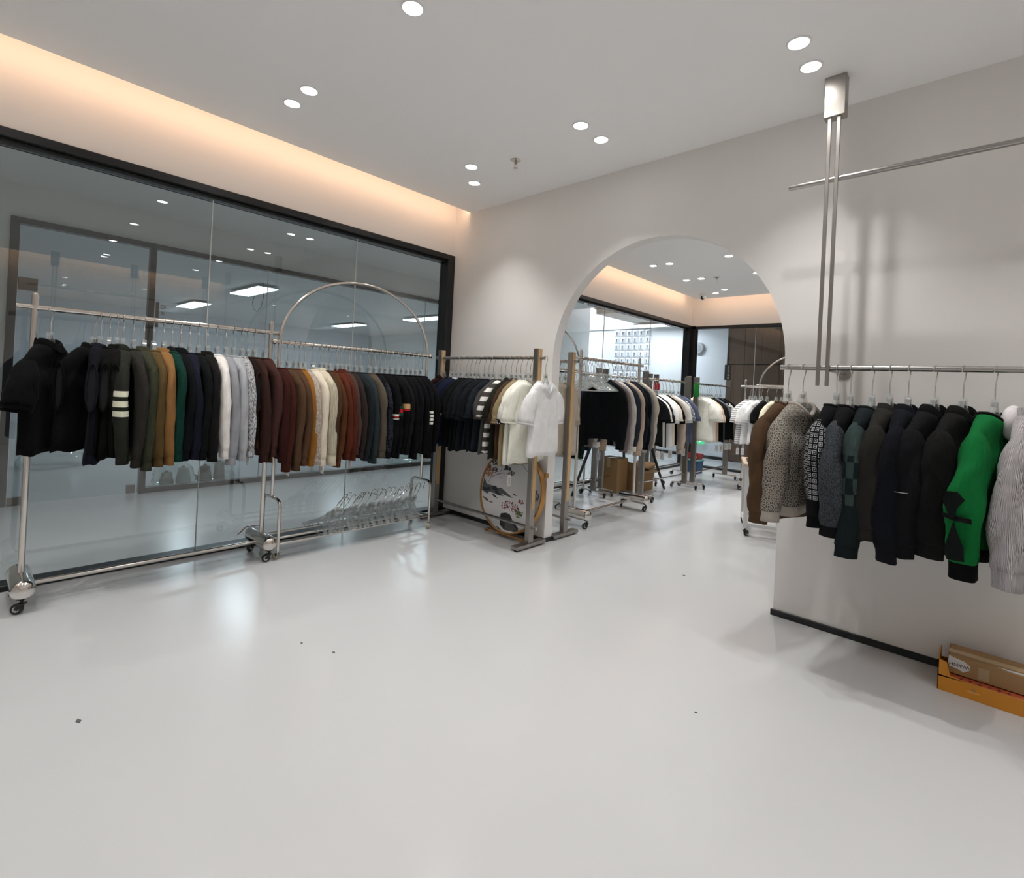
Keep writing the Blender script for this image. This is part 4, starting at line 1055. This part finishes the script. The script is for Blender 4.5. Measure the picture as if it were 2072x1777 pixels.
def stroke(name, pts, wd, mat):
    LAY[0] += 1; y = -0.0125-0.00006*LAY[0]; mb = MB()
    P = [inside(P2(*p)) for p in pts]
    for (a, b) in zip(P[:-1], P[1:]):
        dx, dz = b[0]-a[0], b[1]-a[1]; l = math.hypot(dx, dz) or 1; nx, nz = -dz/l*wd, dx/l*wd
        mb.poly([(a[0]+nx, y, a[1]+nz), (b[0]+nx, y, b[1]+nz), (b[0]-nx, y, b[1]-nz), (a[0]-nx, y, a[1]-nz)], (0, 0.0003, 0))
    mb.build(name, mat, cnv, 0)
def spots(name, cx, cy, rx, ry, n, sz, mat, seed):
    LAY[0] += 1; y = -0.0126-0.00006*LAY[0]; mb = MB(); r_ = random.Random(seed)
    for _ in range(n):
        a = r_.uniform(0, 6.28); d = math.sqrt(r_.random()); q = inside(P2(cx+rx*d*math.cos(a), cy+ry*d*math.sin(a))); t = r_.uniform(0, 3.1); s1 = sz*r_.uniform(0.8, 1.6)
        pts = [(q[0]+s1*math.cos(t+k*PI/2)*(1 if k % 2 == 0 else 0.55), y, q[1]+s1*math.sin(t+k*PI/2)*(1 if k % 2 == 0 else 0.55)) for k in range(4)]
        mb.add(pts, [(0, 1, 2, 3)])
    o = mb.build(name, mat, cnv, 0); o['kind'] = 'stuff'
stroke('painted_ridge', [(390, 330), (450, 345), (520, 260), (600, 235), (660, 250), (690, 370), (730, 400), (800, 440), (850, 500), (905, 545)], 0.0022, inkM)
stroke('painted_ridge', [(500, 390), (540, 310), (560, 330), (600, 390), (615, 420)], 0.0016, inkL)
stroke('painted_ridge', [(650, 260), (620, 300), (655, 330)], 0.0014, inkL)
blob('painted_mist', [(600, 240), (680, 380), (760, 420), (640, 400), (560, 330)], simple('ink_mist', (0.55, 0.55, 0.555), 0.7))
blob('painted_pagoda', [(500, 500), (520, 455), (530, 490), (600, 520), (635, 545), (600, 550), (640, 578), (560, 570), (485, 585), (505, 545)], inkD)
stroke('painted_branch', [(265, 830), (300, 740), (370, 690), (430, 650), (460, 560), (430, 510)], 0.0024, inkM)
stroke('painted_branch', [(400, 690), (470, 640), (520, 640)], 0.0016, inkM)
spots('painted_leaves', 320, 460, 60, 70, 55, 0.0065, inkD, 1)
spots('painted_leaves', 340, 610, 50, 50, 40, 0.006, inkD, 2)
spots('painted_leaves', 230, 560, 40, 40, 22, 0.006, inkD, 8)
spots('painted_blossom', 245, 655, 70, 95, 90, 0.006, simple('paint_orange', '#b06a44', 0.7), 3)
spots('painted_leaves', 620, 620, 70, 45, 40, 0.0065, inkD, 4)
spots('painted_blossom', 440, 620, 70, 110, 26, 0.003, simple('paint_rose', '#8a5a5a', 0.7), 5)
blob('painted_rock', [(140, 790), (190, 800), (230, 880), (330, 890), (400, 880), (450, 920), (500, 980), (560, 1020), (480, 1025), (400, 1010), (300, 1000), (270, 1045), (140, 1010)], inkM)
blob('painted_rock', [(330, 900), (400, 880), (440, 920), (470, 985), (520, 1015), (430, 1020), (390, 960), (340, 950)], inkD)
blob('painted_rock', [(150, 930), (230, 950), (300, 920), (310, 970), (230, 1000), (150, 1000)], inkD)
blob('painted_hill', [(440, 905), (500, 890), (570, 930), (640, 970), (715, 1015), (600, 1000), (500, 985)], inkM)
blob('painted_islet', [(345, 1020), (400, 1030), (470, 1085), (390, 1065)], inkD)
blob('painted_islet', [(700, 950), (735, 938), (780, 970), (720, 962)], inkM)
blob('painted_boat', [(170, 1115), (210, 1105), (300, 1130), (310, 1160), (400, 1160), (370, 1180), (270, 1165)], simple('paint_brown', '#7d6450', 0.7))
spots('painted_blossom', 690, 1160, 150, 85, 120, 0.0055, simple('paint_magenta', '#8c3b4c', 0.7), 6)
spots('painted_blossom', 860, 1045, 50, 35, 26, 0.0055, simple('paint_red', '#9a4a3c', 0.7), 7)
spots('painted_leaves', 850, 1240, 60, 65, 60, 0.007, simple('paint_green', '#6d7a4a', 0.7), 9)
spots('painted_leaves', 1040, 1240, 30, 50, 24, 0.007, simple('paint_green', '#6d7a4a', 0.7), 10)
spots('painted_leaves', 1075, 900, 40, 90, 50, 0.0055, inkD, 11)
stroke('painted_branch', [(1020, 1320), (1025, 1150), (1060, 1000), (1075, 900)], 0.002, inkM)
blob('painted_rock', [(560, 1310), (640, 1278), (710, 1290), (770, 1380), (870, 1470), (880, 1530), (820, 1565), (650, 1560), (570, 1500), (550, 1400)], inkD)
blob('painted_rock', [(640, 1400), (730, 1400), (860, 1500), (760, 1550), (660, 1540)], inkM)
blob('painted_rock', [(490, 1570), (540, 1540), (620, 1590), (560, 1600)], inkD)
st = MB(); st.bbox((-0.20, -0.03, -0.355), (0.22, -0.015, -0.345), 0.003)
st.build('stand_bar', M_GOLD, pr, 0)
for x in (-0.20, 0.20): MB().bbox((x-0.005, -0.035, -0.368), (x+0.005, 0.02, -0.345), 0.002).build('stand_foot', M_GOLD, pr, 0)
MB().bbox((0.335, -0.02, 0.16), (0.355, 0.015, 0.20), 0.003).build('stand_peg', M_GOLD, pr, 0)

# ------------------------------------------------------------------ cartons on the floor at right
M_OR = simple('orange_card', '#c4811f', 0.55, var=0.05); M_ORI = simple('orange_card_inside', '#b0502a', 0.6)
ob = empty('fruit_carton', (-0.118, 3.0, 0)); tag(ob, 'orange open carton on the floor under the hanging sweaters', 'box')
MB().bbox((0.0, 0.0, 0.0), (0.62, 0.004, 0.068), 0.001).build('front_panel', M_OR, ob, 0)
MB().poly([(0, 0, 0.002), (0, 0.22, 0.002), (0, 0.22, 0.12), (0, 0.12, 0.135), (0, 0.0, 0.135)], (0.004, 0, 0)).build('end_panel', M_OR, ob, 0)
MB().poly([(0, 0, 0.06), (0, 0, 0.135), (0.03, 0, 0.128), (0.042, 0, 0.075), (0.09, 0, 0.066)], (0, 0.004, 0)).build('corner_flap', M_OR, ob, 0)
MB().bbox((0.0, 0.216, 0.0), (0.62, 0.22, 0.07), 0.001).build('back_panel', M_OR, ob, 0)
MB().bbox((0.0, 0.004, 0.0), (0.62, 0.216, 0.004), 0.001).build('base_panel', M_OR, ob, 0)
MB().bbox((0.616, 0.0, 0.0), (0.62, 0.22, 0.07), 0.001).build('end_panel', M_OR, ob, 0)
MB().bbox((0.02, 0.012, 0.055), (0.61, 0.05, 0.068), 0.004).build('inner_flap', M_ORI, ob, 0)
for i_ in range(7): MB().sphere((0.05+0.03*i_, 0.02, 0.066), 0.007, 8, 6).build('printed_fruit', simple('fruit_red', '#6d2a22', 0.5), ob)
MB().box((0.10, -0.0006, 0.030), (0.14, 0.0, 0.036)).build('printed_mark', simple('orange_mark', '#d79a4a', 0.6), ob, 0)
MB().box((0.115, -0.0006, 0.038), (0.128, 0.0, 0.048)).build('printed_mark', simple('grey_mark', '#9a7a52', 0.6), ob, 0)
bb_ = empty('parcel_carton', (-0.085, 3.045, 0.0705)); tag(bb_, 'brown cardboard parcel with a torn white sticker, lying in the orange carton', 'box')
bb_.rotation_euler = (0, math.radians(0.0), 0)
MB().bbox((0, 0, 0), (0.55, 0.155, 0.078), 0.003).build('carton', M_CARD, bb_, 0)
MB().poly([(0.001, -0.0012, 0.076), (0.055, -0.0012, 0.066), (0.074, -0.0012, 0.052), (0.072, -0.0012, 0.034), (0.052, -0.0012, 0.018), (0.034, -0.0012, 0.026), (0.004, -0.0012, 0.030), (0.0, -0.0012, 0.046)], (0, 0.0008, 0)).build('torn_sticker', simple('sticker_white', (0.62, 0.61, 0.60), 0.5), bb_, 0)
text_mesh('sticker_print', 'WANH', 0.0215, M_INK, bb_, basis((-1, 0, -0.03), (0.03, 0, -1), (0.037, -0.0016, 0.044)))
MB().box((0.0, 0.04, 0.0782), (0.55, 0.085, 0.0788)).build('packing_tape', simple('tape', '#b89c74', 0.25), bb_, 0)
MB().box((0.10, -0.0008, 0.01), (0.135, 0.0, 0.06)).build('torn_patch', simple('torn_paper', '#a89272', 0.8), bb_, 0)
MB().poly([(0.16, 0.02, 0.0785), (0.19, 0.005, 0.0785), (0.36, 0.008, 0.0785), (0.40, 0.03, 0.0785), (0.30, 0.03, 0.0785)], (0, 0, 0.0008)).build('address_label', simple('sticker_white', (0.62, 0.61, 0.60), 0.5), bb_, 0)

# ------------------------------------------------------------------ ceiling fittings
for x, y, lb in ((-2.54, 2.665, 'chrome fire sprinkler on the ceiling near the arch'), (-2.764, 6.998, 'small fire sprinkler on the back room ceiling')):
    sp = empty('fire_sprinkler', (x, y, ZC)); tag(sp, lb, 'sprinkler')
    MB().lathe([(0.036, 0.0), (0.036, -0.004), (0.018, -0.010), (0.012, -0.010)], None, 18).build('escutcheon', M_CHROME, sp)
    MB().lathe([(0.010, -0.008), (0.010, -0.03), (0.006, -0.032)], None, 12).build('nozzle', M_STEEL, sp)
    for s_ in (-1, 1): MB().tube([(s_*0.009, 0, -0.028), (s_*0.013, 0, -0.042), (s_*0.003, 0, -0.056)], 0.002, 6).build('yoke_arm', M_CHROME, sp)
    MB().lathe([(0.018, -0.057), (0.018, -0.059), (0.004, -0.060)], None, 14).build('deflector', M_CHROME, sp)
dc = empty('dome_camera', (-3.40, 8.08, ZC)); tag(dc, 'white dome security camera in the far ceiling corner', 'security camera')
MB().lathe([(0.062, 0.0), (0.062, -0.03), (0.055, -0.036)], None, 20).build('housing', simple('camera_white', (0.75, 0.74, 0.72), 0.4), dc)
MB().sphere((0, 0, -0.05), 0.052, 18, 10).build('dome', simple('camera_white', (0.75, 0.74, 0.72), 0.4), dc)
MB().lathe([(0.030, 0.0), (0.030, 0.008), (0.012, 0.010)], basis((0.76, 0.6, 0.25), (-0.1, -0.25, 0.95), (0.012, -0.036, -0.062)), 18).build('lens', simple('lens_black', (0.006, 0.006, 0.006), 0.15), dc)

# ------------------------------------------------------------------ work trolley behind the right pillar
M_TUB = simple('white_tube', (0.62, 0.62, 0.62), 0.4)
tr = empty('work_trolley', (-1.575, 4.83, 0), math.radians(21)); tag(tr, 'white tube-frame work trolley behind the right side of the arch', 'trolley')
MB().bbox((-0.005, -0.005, 0.635), (0.9, 0.56, 0.655), 0.004).build('table_top', simple('pale_ply', '#cbb49b', 0.5), tr, 0)
for x in (0.03, 0.87):
    for y in (0.03, 0.53):
        MB().bbox((x-0.018, y-0.018, 0.085), (x+0.018, y+0.018, 0.635), 0.003).build('leg', M_TUB, tr, 0)
        caster(tr, (x, y, 0.0), rnd.uniform(0, 6), (CAST_B[0], CAST_B[1], CAST_B[2]))
for lo, hi in (((0.03, 0.015, 0.09), (0.87, 0.045, 0.12)), ((0.03, 0.515, 0.09), (0.87, 0.545, 0.12)), ((0.015, 0.03, 0.09), (0.045, 0.53, 0.12)), ((0.855, 0.03, 0.09), (0.885, 0.53, 0.12)), ((0.30, 0.03, 0.09), (0.33, 0.53, 0.12))):
    MB().bbox(lo, hi, 0.003).build('frame_bar', M_TUB, tr, 0)
Tm = tr.matrix_basis if False else Matrix.Translation((-1.575, 4.83, 0)) @ Matrix.Rotation(math.radians(21), 4, 'Z')
pb = MB().bbox((0, 0, 0), (0.24, 0.30, 0.008), 0.002, 0, Tm @ Matrix.Translation((0.03, 0.12, 0.655))).build('black_folder', simple('folder_black', (0.012, 0.012, 0.013), 0.4), None, 0)
tag(pb, 'black folder lying on the work trolley', 'folder')
bw = MB().lathe([(0.03, 0.0), (0.055, 0.03), (0.065, 0.055), (0.060, 0.055), (0.05, 0.03), (0.02, 0.006)], Tm @ Matrix.Translation((0.33, 0.30, 0.655)), 20).build('bowl', simple('bowl_stone', '#8b8478', 0.6), None)
tag(bw, 'small grey bowl at the back of the work trolley', 'bowl')

# ------------------------------------------------------------------ floor clutter in the back room
cb_ = empty('open_carton', (-3.30, 6.0, 0)); tag(cb_, 'open brown carton with black cloth under the back room racks', 'box')
for lo, hi in (((-0.16, -0.18, 0), (-0.155, 0.18, 0.25)), ((0.155, -0.18, 0), (0.16, 0.18, 0.25)), ((-0.155, -0.18, 0), (0.155, -0.175, 0.25)), ((-0.155, 0.175, 0), (0.155, 0.18, 0.25)), ((-0.155, -0.175, 0), (0.155, 0.175, 0.006))):
    MB().bbox(lo, hi, 0.001).build('side_panel', M_CARD, cb_, 0)
for pts in ([(-0.16, -0.17, 0.25), (-0.16, 0.17, 0.25), (-0.24, 0.16, 0.36), (-0.24, -0.16, 0.36)], [(0.16, 0.17, 0.25), (0.16, -0.17, 0.25), (0.25, -0.16, 0.24), (0.25, 0.16, 0.24)], [(-0.15, 0.18, 0.25), (0.15, 0.18, 0.25), (0.14, 0.30, 0.32), (-0.14, 0.30, 0.32)], [(0.15, -0.18, 0.25), (-0.15, -0.18, 0.25), (-0.14, -0.24, 0.36), (0.14, -0.24, 0.36)]):
    MB().poly(pts, (0, 0, 0.004)).build('flap', M_CARD, cb_, 0)
cl = MB(); nn = 9
cl.add([(-3.44+0.035*i, 5.84+0.035*j, 0.22+0.06*math.sin(i*1.1+j*0.7)*math.cos(j*0.9)+0.02*math.sin(3*i)) for i in range(nn) for j in range(nn)], [(i*nn+j, (i+1)*nn+j, (i+1)*nn+j+1, i*nn+j+1) for i in range(nn-1) for j in range(nn-1)])
cl.add([(x, y, z-0.05) for x, y, z in cl.v[:]], [tuple(reversed(f)) for f in cl.f[:]])
tag(cl.build('cloth_heap', simple('black_cloth', (0.01, 0.01, 0.011), 0.9), None, 60), 'crumpled black cloth heaped inside the open brown carton', 'cloth')
c2_ = empty('tall_carton', (-3.40, 5.62, 0)); tag(c2_, 'taller closed brown carton standing beside the open one', 'box')
MB().bbox((-0.13, -0.12, 0), (0.13, 0.12, 0.42), 0.004).build('carton', M_CARD, c2_, 0)
MB().box((-0.025, -0.121, 0.30), (0.025, 0.121, 0.4208)).build('packing_tape', simple('tape', '#b89c74', 0.25), c2_, 0)
bn = empty('storage_bin', (-3.40, 8.06, 0)); tag(bn, 'blue plastic storage bin standing at the far end of the aisle', 'bin')
MB().lathe([(0.135, 0.0), (0.150, 0.20), (0.146, 0.205)], Matrix.Rotation(PI/4, 4, 'Z'), 4).build('tub', simple('bin_blue', '#1f4f78', 0.4), bn, 0)
MB().lathe([(0.165, 0.203), (0.165, 0.222), (0.155, 0.226)], Matrix.Rotation(PI/4, 4, 'Z'), 4).build('rim', simple('bin_teal', '#6fb0b0', 0.4), bn, 0)
rb = empty('red_tray', (-3.40, 8.06, 0.2262)); tag(rb, 'red tray resting on top of the blue storage bin', 'tray')
MB().lathe([(0.13, 0.0), (0.150, 0.085), (0.142, 0.085), (0.12, 0.008)], Matrix.Rotation(PI/4, 4, 'Z'), 4).build('tray', simple('tray_red', '#a11f22', 0.4), rb, 0)
MB().box((0.02, -0.11, 0.02), (0.08, -0.098, 0.055)).build('yellow_label', simple('label_yellow', '#c08a2a', 0.5), rb, 0)
tb = empty('folding_table', (-3.42, 5.7, 0)); tag(tb, 'low black folding table with splayed legs under the glass-side racks', 'table')
MB().bbox((-0.22, -0.50, 0.61), (0.20, 0.56, 0.63), 0.004).build('table_top', M_RUBBER, tb, 0)
for a_, b_ in (((-0.08, -0.44, 0.61), (-0.08, -0.81, 0.0)), ((0.18, 0.52, 0.61), (0.37, 0.62, 0.0)), ((-0.2, 0.50, 0.61), (-0.24, 0.66, 0.0))):
    MB().tube([a_, b_], [0.021, 0.014], 10).build('leg', M_RUBBER, tb)
gb = empty('green_bag', (-2.845, 6.745, 1.40)); tag(gb, 'green plastic bag tied to an aisle rack post', 'bag')
MB().poly([(-0.03, -0.025, 0.0), (0.03, -0.025, 0.0), (0.036, -0.025, -0.17), (-0.036, -0.025, -0.18)], (0, -0.012, 0)).build('bag_body', simple('green_film', '#1d7a2c', 0.35), gb, 0)
MB().tube([(-0.04, -0.02, 0.0), (-0.02, -0.03, 0.012), (0.02, -0.03, 0.008), (0.04, -0.02, 0.0)], 0.005, 8).build('bag_knot', simple('green_film', '#1d7a2c', 0.35), gb)
rc_ = empty('red_clip', (-3.35, 6.585, 1.38)); tag(rc_, 'red plastic clip bag hooked on a glass-side rack post', 'clip')
MB().bbox((-0.045, -0.03, -0.09), (0.045, -0.018, 0.0), 0.004).build('clip_body', simple('clip_red', '#a01f2a', 0.4), rc_, 0)
MB().tube([(-0.03, -0.024, 0.0), (0.0, -0.024, 0.05), (0.035, -0.024, 0.0)], 0.004, 7).build('clip_loop', simple('clip_red', '#a01f2a', 0.4), rc_)

# ------------------------------------------------------------------ beyond the far glass
sk = empty('wall_speaker', (-4.30, 10.15, 2.197)); tag(sk, 'round grey speaker on the white wall beyond the far glass', 'speaker')
MB().lathe([(0.12, 0.0), (0.12, 0.05), (0.10, 0.065)], Matrix.Rotation(PI/2, 4, 'X'), 24).build('body', simple('speaker_grey', (0.5, 0.5, 0.51), 0.5), sk)
MB().lathe([(0.08, 0.064), (0.08, 0.068), (0.02, 0.07)], Matrix.Rotation(PI/2, 4, 'X'), 20).build('grille', simple('speaker_grille', (0.34, 0.35, 0.38), 0.5), sk)
sg = empty('door_sign', (-3.225, 8.836, 1.66)); tag(sg, 'dark upright sign with five pale characters beyond the far glass', 'sign')
MB().bbox((-0.055, 0.0, -0.13), (0.055, 0.02, 0.13), 0.004).build('plate', simple('sign_dark', '#3a3431', 0.5), sg, 0)
def strokes(name, parent, segs, w_, mat, y, sc=1.0, cx=0.0, cz=0.0):
    mb = MB()
    for (x0, z0, x1, z1) in segs:
        dx, dz = x1-x0, z1-z0; l = math.hypot(dx, dz) or 1; nx, nz = -dz/l*w_, dx/l*w_
        mb.poly([(cx+sc*(x0)+nx, y, cz+sc*z0+nz), (cx+sc*x1+nx, y, cz+sc*z1+nz), (cx+sc*x1-nx, y, cz+sc*z1-nz), (cx+sc*x0-nx, y, cz+sc*z0-nz)], (0, 0.001, 0))
    return mb.build(name, mat, parent, 0)
paleM = simple('sign_pale', (0.55, 0.52, 0.48), 0.6)
G_ = [[(-1, 1, 1, 1), (0, 1, 0, -1), (-1, -1, 1, -1)], [(-1, .9, .2, .9), (-1, -.9, 1, -.9), (-.8, .9, -.8, -.9), (.1, .9, .1, -.9), (.8, .9, .8, -.9)], [(-1, .3, 1, .3), (0, 1, 0, -1), (-.8, -.6, .8, -.6)], [(-.9, .8, .9, .8), (-.9, 0, .9, 0), (-.9, -.8, .9, -.8), (0, .8, 0, -.8)], [(-.9, .9, -.9, -.9), (-.9, .2, .9, .2), (.2, .9, .2, -.9), (.9, .9, -.1, -.9)]]
for k, g_ in enumerate(G_): strokes('character', sg, g_, 0.0025, paleM, -0.0012, 0.016, 0.012, 0.098-0.049*k)
ex = empty('exit_light', (-4.22, 10.13, 0.335)); tag(ex, 'small lit green exit sign low on the wall beyond the far glass', 'sign')
MB().bbox((-0.13, -0.02, -0.055), (0.13, 0.0, 0.055), 0.004).build('plate', emis('exit_green', (0.08, 0.75, 0.30), 0.6), ex, 0)
strokes('running_figure', ex, [(-.3, .8, -.1, .2), (-.1, .2, -.6, -.8), (-.1, .2, .5, -.7), (-.5, .3, .3, .5), (1.0, 0, 2.2, 0), (1.8, .5, 2.2, 0), (1.8, -.5, 2.2, 0)], 0.006, emis('exit_white', (0.9, 1, 0.92), 2.0), -0.0225, 0.04, -0.03, 0)

# ------------------------------------------------------------------ beyond the long glass wall
w1 = bpy.data.objects['window_1']
text_mesh('lettering', 'LTD', 0.030, simple('letter_grey', (0.10, 0.11, 0.11), 0.5), w1, basis((0, -1, 0), (0, 0, 1), (-3.9205, 0.198, 1.043)))
pq = empty('shop_plaque', (XO+0.012, 1.327, 1.79)); tag(pq, 'narrow brown upright plaque with characters beside the opposite shop door', 'sign')
MB().bbox((-0.004, -0.014, -0.128), (0.006, 0.014, 0.125), 0.002).build('strip', simple('plaque_brown', '#5d4a41', 0.5), pq, 0)
tm2 = basis((0, 1, 0), (1, 0, 0), (0, 0, 0))
def gl2(name, segs, cz, w_=0.0022, sc=0.017):
    o = strokes(name, pq, segs, w_, simple('char_brown', '#8a6f5c', 0.6), 0.0, sc, 0, 0)
    o.matrix_local = Matrix.Translation((0.008, 0.048, cz)) @ Matrix.Rotation(PI/2, 4, 'Z')
gl2('picture_mark', [(-1.2, 1, 1.2, 1), (1.2, 1, 1.2, -1), (1.2, -1, -1.2, -1), (-1.2, -1, -1.2, 1), (-.8, -.5, -.2, .2), (-.2, .2, .2, -.2), (.2, -.2, .5, .3), (.5, .3, .8, -.5)], 0.082)
gl2('character', [(-.9, .8, .6, .8), (-.9, .2, .7, .2), (-.9, .8, -.9, -.3), (.6, .8, .6, .2), (-.2, .8, -.2, -.4), (-.8, -.4, .9, -.9), (.6, -.1, -.4, -.9)], 0.015)
gl2('character', [(-.9, .7, -.6, .5), (-.9, .1, -.4, .1), (-.5, .1, -.5, -.9), (-.2, .2, 1, .2), (.4, .9, .4, -1)], -0.045)
M_BAG = glassmat('clear_film', (0.90, 0.93, 0.92), 0.08, 1.6, 0.12, 0.12)
def film_bag(name, c, r, label, seed, sc=(1, 1, 1)):
    r_ = random.Random(seed); mb = MB(); n, m = 18, 10; V_ = []
    for i in range(m+1):
        t = i/m; rad = r*(1.0-0.55*t**1.6)*(0.85 if i == 0 else 1); z = t*r*1.55
        for k in range(n):
            a = 2*PI*k/n; q = rad*(1+0.10*math.sin(3*a+seed+4*t)+0.07*r_.uniform(-1, 1)); V_.append((c[0]+q*math.cos(a)*sc[0], c[1]+q*math.sin(a)*sc[1], c[2]+0.002+z*sc[2]+0.01*r_.uniform(-1, 1)*(i > 0)))
    mb.add(V_, [(i*n+k, i*n+(k+1) % n, (i+1)*n+(k+1) % n, (i+1)*n+k) for i in range(m) for k in range(n)] + [tuple(m*n+k for k in range(n)), tuple(range(n-1, -1, -1))])
    o = mb.build(name, M_BAG, None, 60); tag(o, label, 'bag'); return o
film_bag('plastic_bag', (-6.47, 1.62, 0.0), 0.21, 'clear plastic bag of pale yarn cones behind the opposite glass', 3, (0.8, 1.0, 1.0))
film_bag('plastic_bag', (-6.47, 2.06, 0.0), 0.19, 'clear plastic bag of brown yarn cones behind the opposite glass', 5, (0.8, 1.05, 0.9))
film_bag('plastic_bag', (-6.60, 4.75, 0.0), 0.22, 'clear plastic bag behind the glass seen under the black sweaters', 6, (0.8, 1.3, 0.8))
def yarn(c, h_, r0, r1, hx, label, lay=False):
    R_ = empty('yarn_cone', c); tag(R_, label, 'yarn')
    if lay: R_.rotation_euler = (0, PI/2, PI/2)
    MB().lathe([(r0*0.9, 0.0), (r0, 0.012), (r1, h_-0.012), (r1*0.8, h_)], None, 18).build('yarn', simple('yarn_'+hx.strip('#'), hx, 0.9, bump=0.3, bscale=90), R_)
    MB().lathe([(0.02, h_-0.002), (0.016, h_+0.02)], None, 12).build('core', simple('core_dark', (0.05, 0.05, 0.06), 0.6), R_)
yarn((-6.46, 1.72, 0.004), 0.17, 0.075, 0.055, '#b7c0b4', 'pale green yarn cone in the first plastic bag')
yarn((-6.46, 1.56, 0.004), 0.13, 0.07, 0.05, '#6f7a74', 'grey green yarn cone in the first plastic bag')
yarn((-6.46, 1.93, 0.004), 0.17, 0.075, 0.05, '#5f554e', 'dark taupe yarn cone left in the second plastic bag')
yarn((-6.50, 2.09, 0.004), 0.20, 0.06, 0.05, '#7a6f60', 'tan yarn cone standing in the second plastic bag')
pc_ = film_bag('wrapped_parcel', (-8.3, 0.80, 0.0), 0.33, 'large plastic-wrapped parcel on the floor beyond the left glass', 9, (0.9, 1.1, 0.45))
gbn = empty('green_basket', (-6.85, 5.28, 0)); tag(gbn, 'pale green perforated basket behind the glass under the black sweaters', 'basket')
MB().lathe([(0.11, 0.0), (0.13, 0.22), (0.124, 0.22)], Matrix.Rotation(PI/4, 4, 'Z'), 4).build('tub', simple('pale_green_plastic', '#9db8a4', 0.5), gbn, 0)
for r_i in range(4):
    for c_i in range(5): MB().box((0.093, -0.06+0.028*c_i, 0.04+0.04*r_i), (0.0945, -0.052+0.028*c_i, 0.052+0.04*r_i)).build('slot', M_INK, gbn, 0)
gs = empty('step_stool', (-6.75, 3.2, 0)); tag(gs, 'grey plastic step stool behind the opposite glass', 'stool')
MB().bbox((-0.14, -0.18, 0.19), (0.14, 0.18, 0.22), 0.008).build('seat', simple('stool_grey', (0.42, 0.44, 0.44), 0.5), gs, 0)
for y in (-1, 1): MB().poly([(-0.13, y*0.16, 0.19), (0.13, y*0.16, 0.19), (0.15, y*0.19, 0.0), (0.10, y*0.19, 0.0), (0.07, y*0.175, 0.10), (-0.07, y*0.175, 0.10), (-0.10, y*0.19, 0.0), (-0.15, y*0.19, 0.0)], (0, y*0.012, 0)).build('leg_panel', simple('stool_grey', (0.42, 0.44, 0.44), 0.5), gs, 0)
cbl = MB().tube([(-8.0, 3.04, 2.62), (-8.0, 3.06, 2.41), (-8.0, 3.03, 2.24), (-8.0, 2.975, 2.165), (-8.0, 2.92, 2.20), (-8.0, 2.905, 2.30), (-8.0, 2.93, 2.40)], 0.004, 6).build('hanging_cable', M_RUBBER, None)
tag(cbl, 'thin dark cable loop hanging from the ceiling of the opposite shop', 'cable')
th_ = MB().tube([(-4.19, 1.50, 0.003), (-4.27, 1.56, 0.003), (-4.37, 1.63, 0.003), (-4.33, 1.645, 0.004), (-4.36, 1.66, 0.003), (-4.34, 1.72, 0.003)], 0.003, 5).build('red_thread', simple('thread_red', '#8a3038', 0.8), None)
tag(th_, 'red thread lying on the corridor floor beyond the glass', 'thread')
for (x, y), s_, lb in (((-2.132, 1.199), 0.010, 'tiny dark scrap on the middle of the floor'), ((-2.294, 0.327), 0.014, 'tiny grey scrap on the floor at lower left'), ((-2.305, 1.131), 0.008, 'tiny thread end on the floor before the arched rack'), ((-1.488, 3.447), 0.010, 'tiny scrap on the floor beneath the arch'), ((-0.796, 2.016), 0.007, 'tiny scrap on the floor at lower right')):
    sc_ = MB().poly([(x-s_, y, 0.0), (x, y-s_*0.5, 0.0), (x+s_, y+s_*0.2, 0.0), (x+s_*0.2, y+s_*0.6, 0.0)], (0, 0, 0.003)).build('scrap', simple('scrap_grey', (0.10, 0.10, 0.10), 0.8), None, 0)
    tag(sc_, lb, 'scrap')

# ------------------------------------------------------------------ trims on single garments
def find(lbl):
    for o in COL.objects:
        if o.get('label', '').startswith(lbl): return o
zp = find('black sweater with a sleeve zipper')
def on_sleeve(xc, a, b, y, off=0.004):
    ph_ = math.asin(max(-0.97, min(0.97, y/b))); return (xc+(a+off)*math.cos(ph_), (b+off)*math.sin(ph_))
MB().tube([(*on_sleeve(0.218, 0.066, 0.054, y), -0.53) for y in (-0.05, -0.035, -0.018, 0, 0.018, 0.035, 0.05)], 0.003, 6).build('zipper', M_CHROME, zp)
MB().sphere((*on_sleeve(0.218, 0.068, 0.054, -0.048), -0.535), 0.006, 10, 6, (1, 1, 1.6)).build('zipper_pull', M_CHROME, zp)
gn = find('bright green sweater')
for pts in ([(0.0, 0.0), (0.020, 0.03), (0.038, 0.075), (0.022, 0.11), (-0.012, 0.115), (-0.030, 0.085), (-0.010, 0.05)], [(0.0, 0.0), (0.014, -0.05), (0.040, -0.13), (0.025, -0.16), (-0.025, -0.155), (-0.024, -0.10), (-0.008, -0.04)], [(-0.042, 0.014), (-0.02, 0.016), (0.0, 0.018), (0.02, 0.020), (0.042, 0.022), (0.042, 0.004), (0.0, 0.0), (-0.042, -0.006)]):
    V_ = []
    for a_, b_ in pts:
        z_ = -0.60+b_; x_, y_ = on_sleeve(0.291+(z_+0.562)*0.161, 0.062, 0.052, -a_); V_.append((x_, y_, z_))
    MB().poly(V_, (0.003, 0, 0)).build('sleeve_print', simple('print_black', (0.010, 0.012, 0.012), 0.95, spec=0.05), gn, 0)
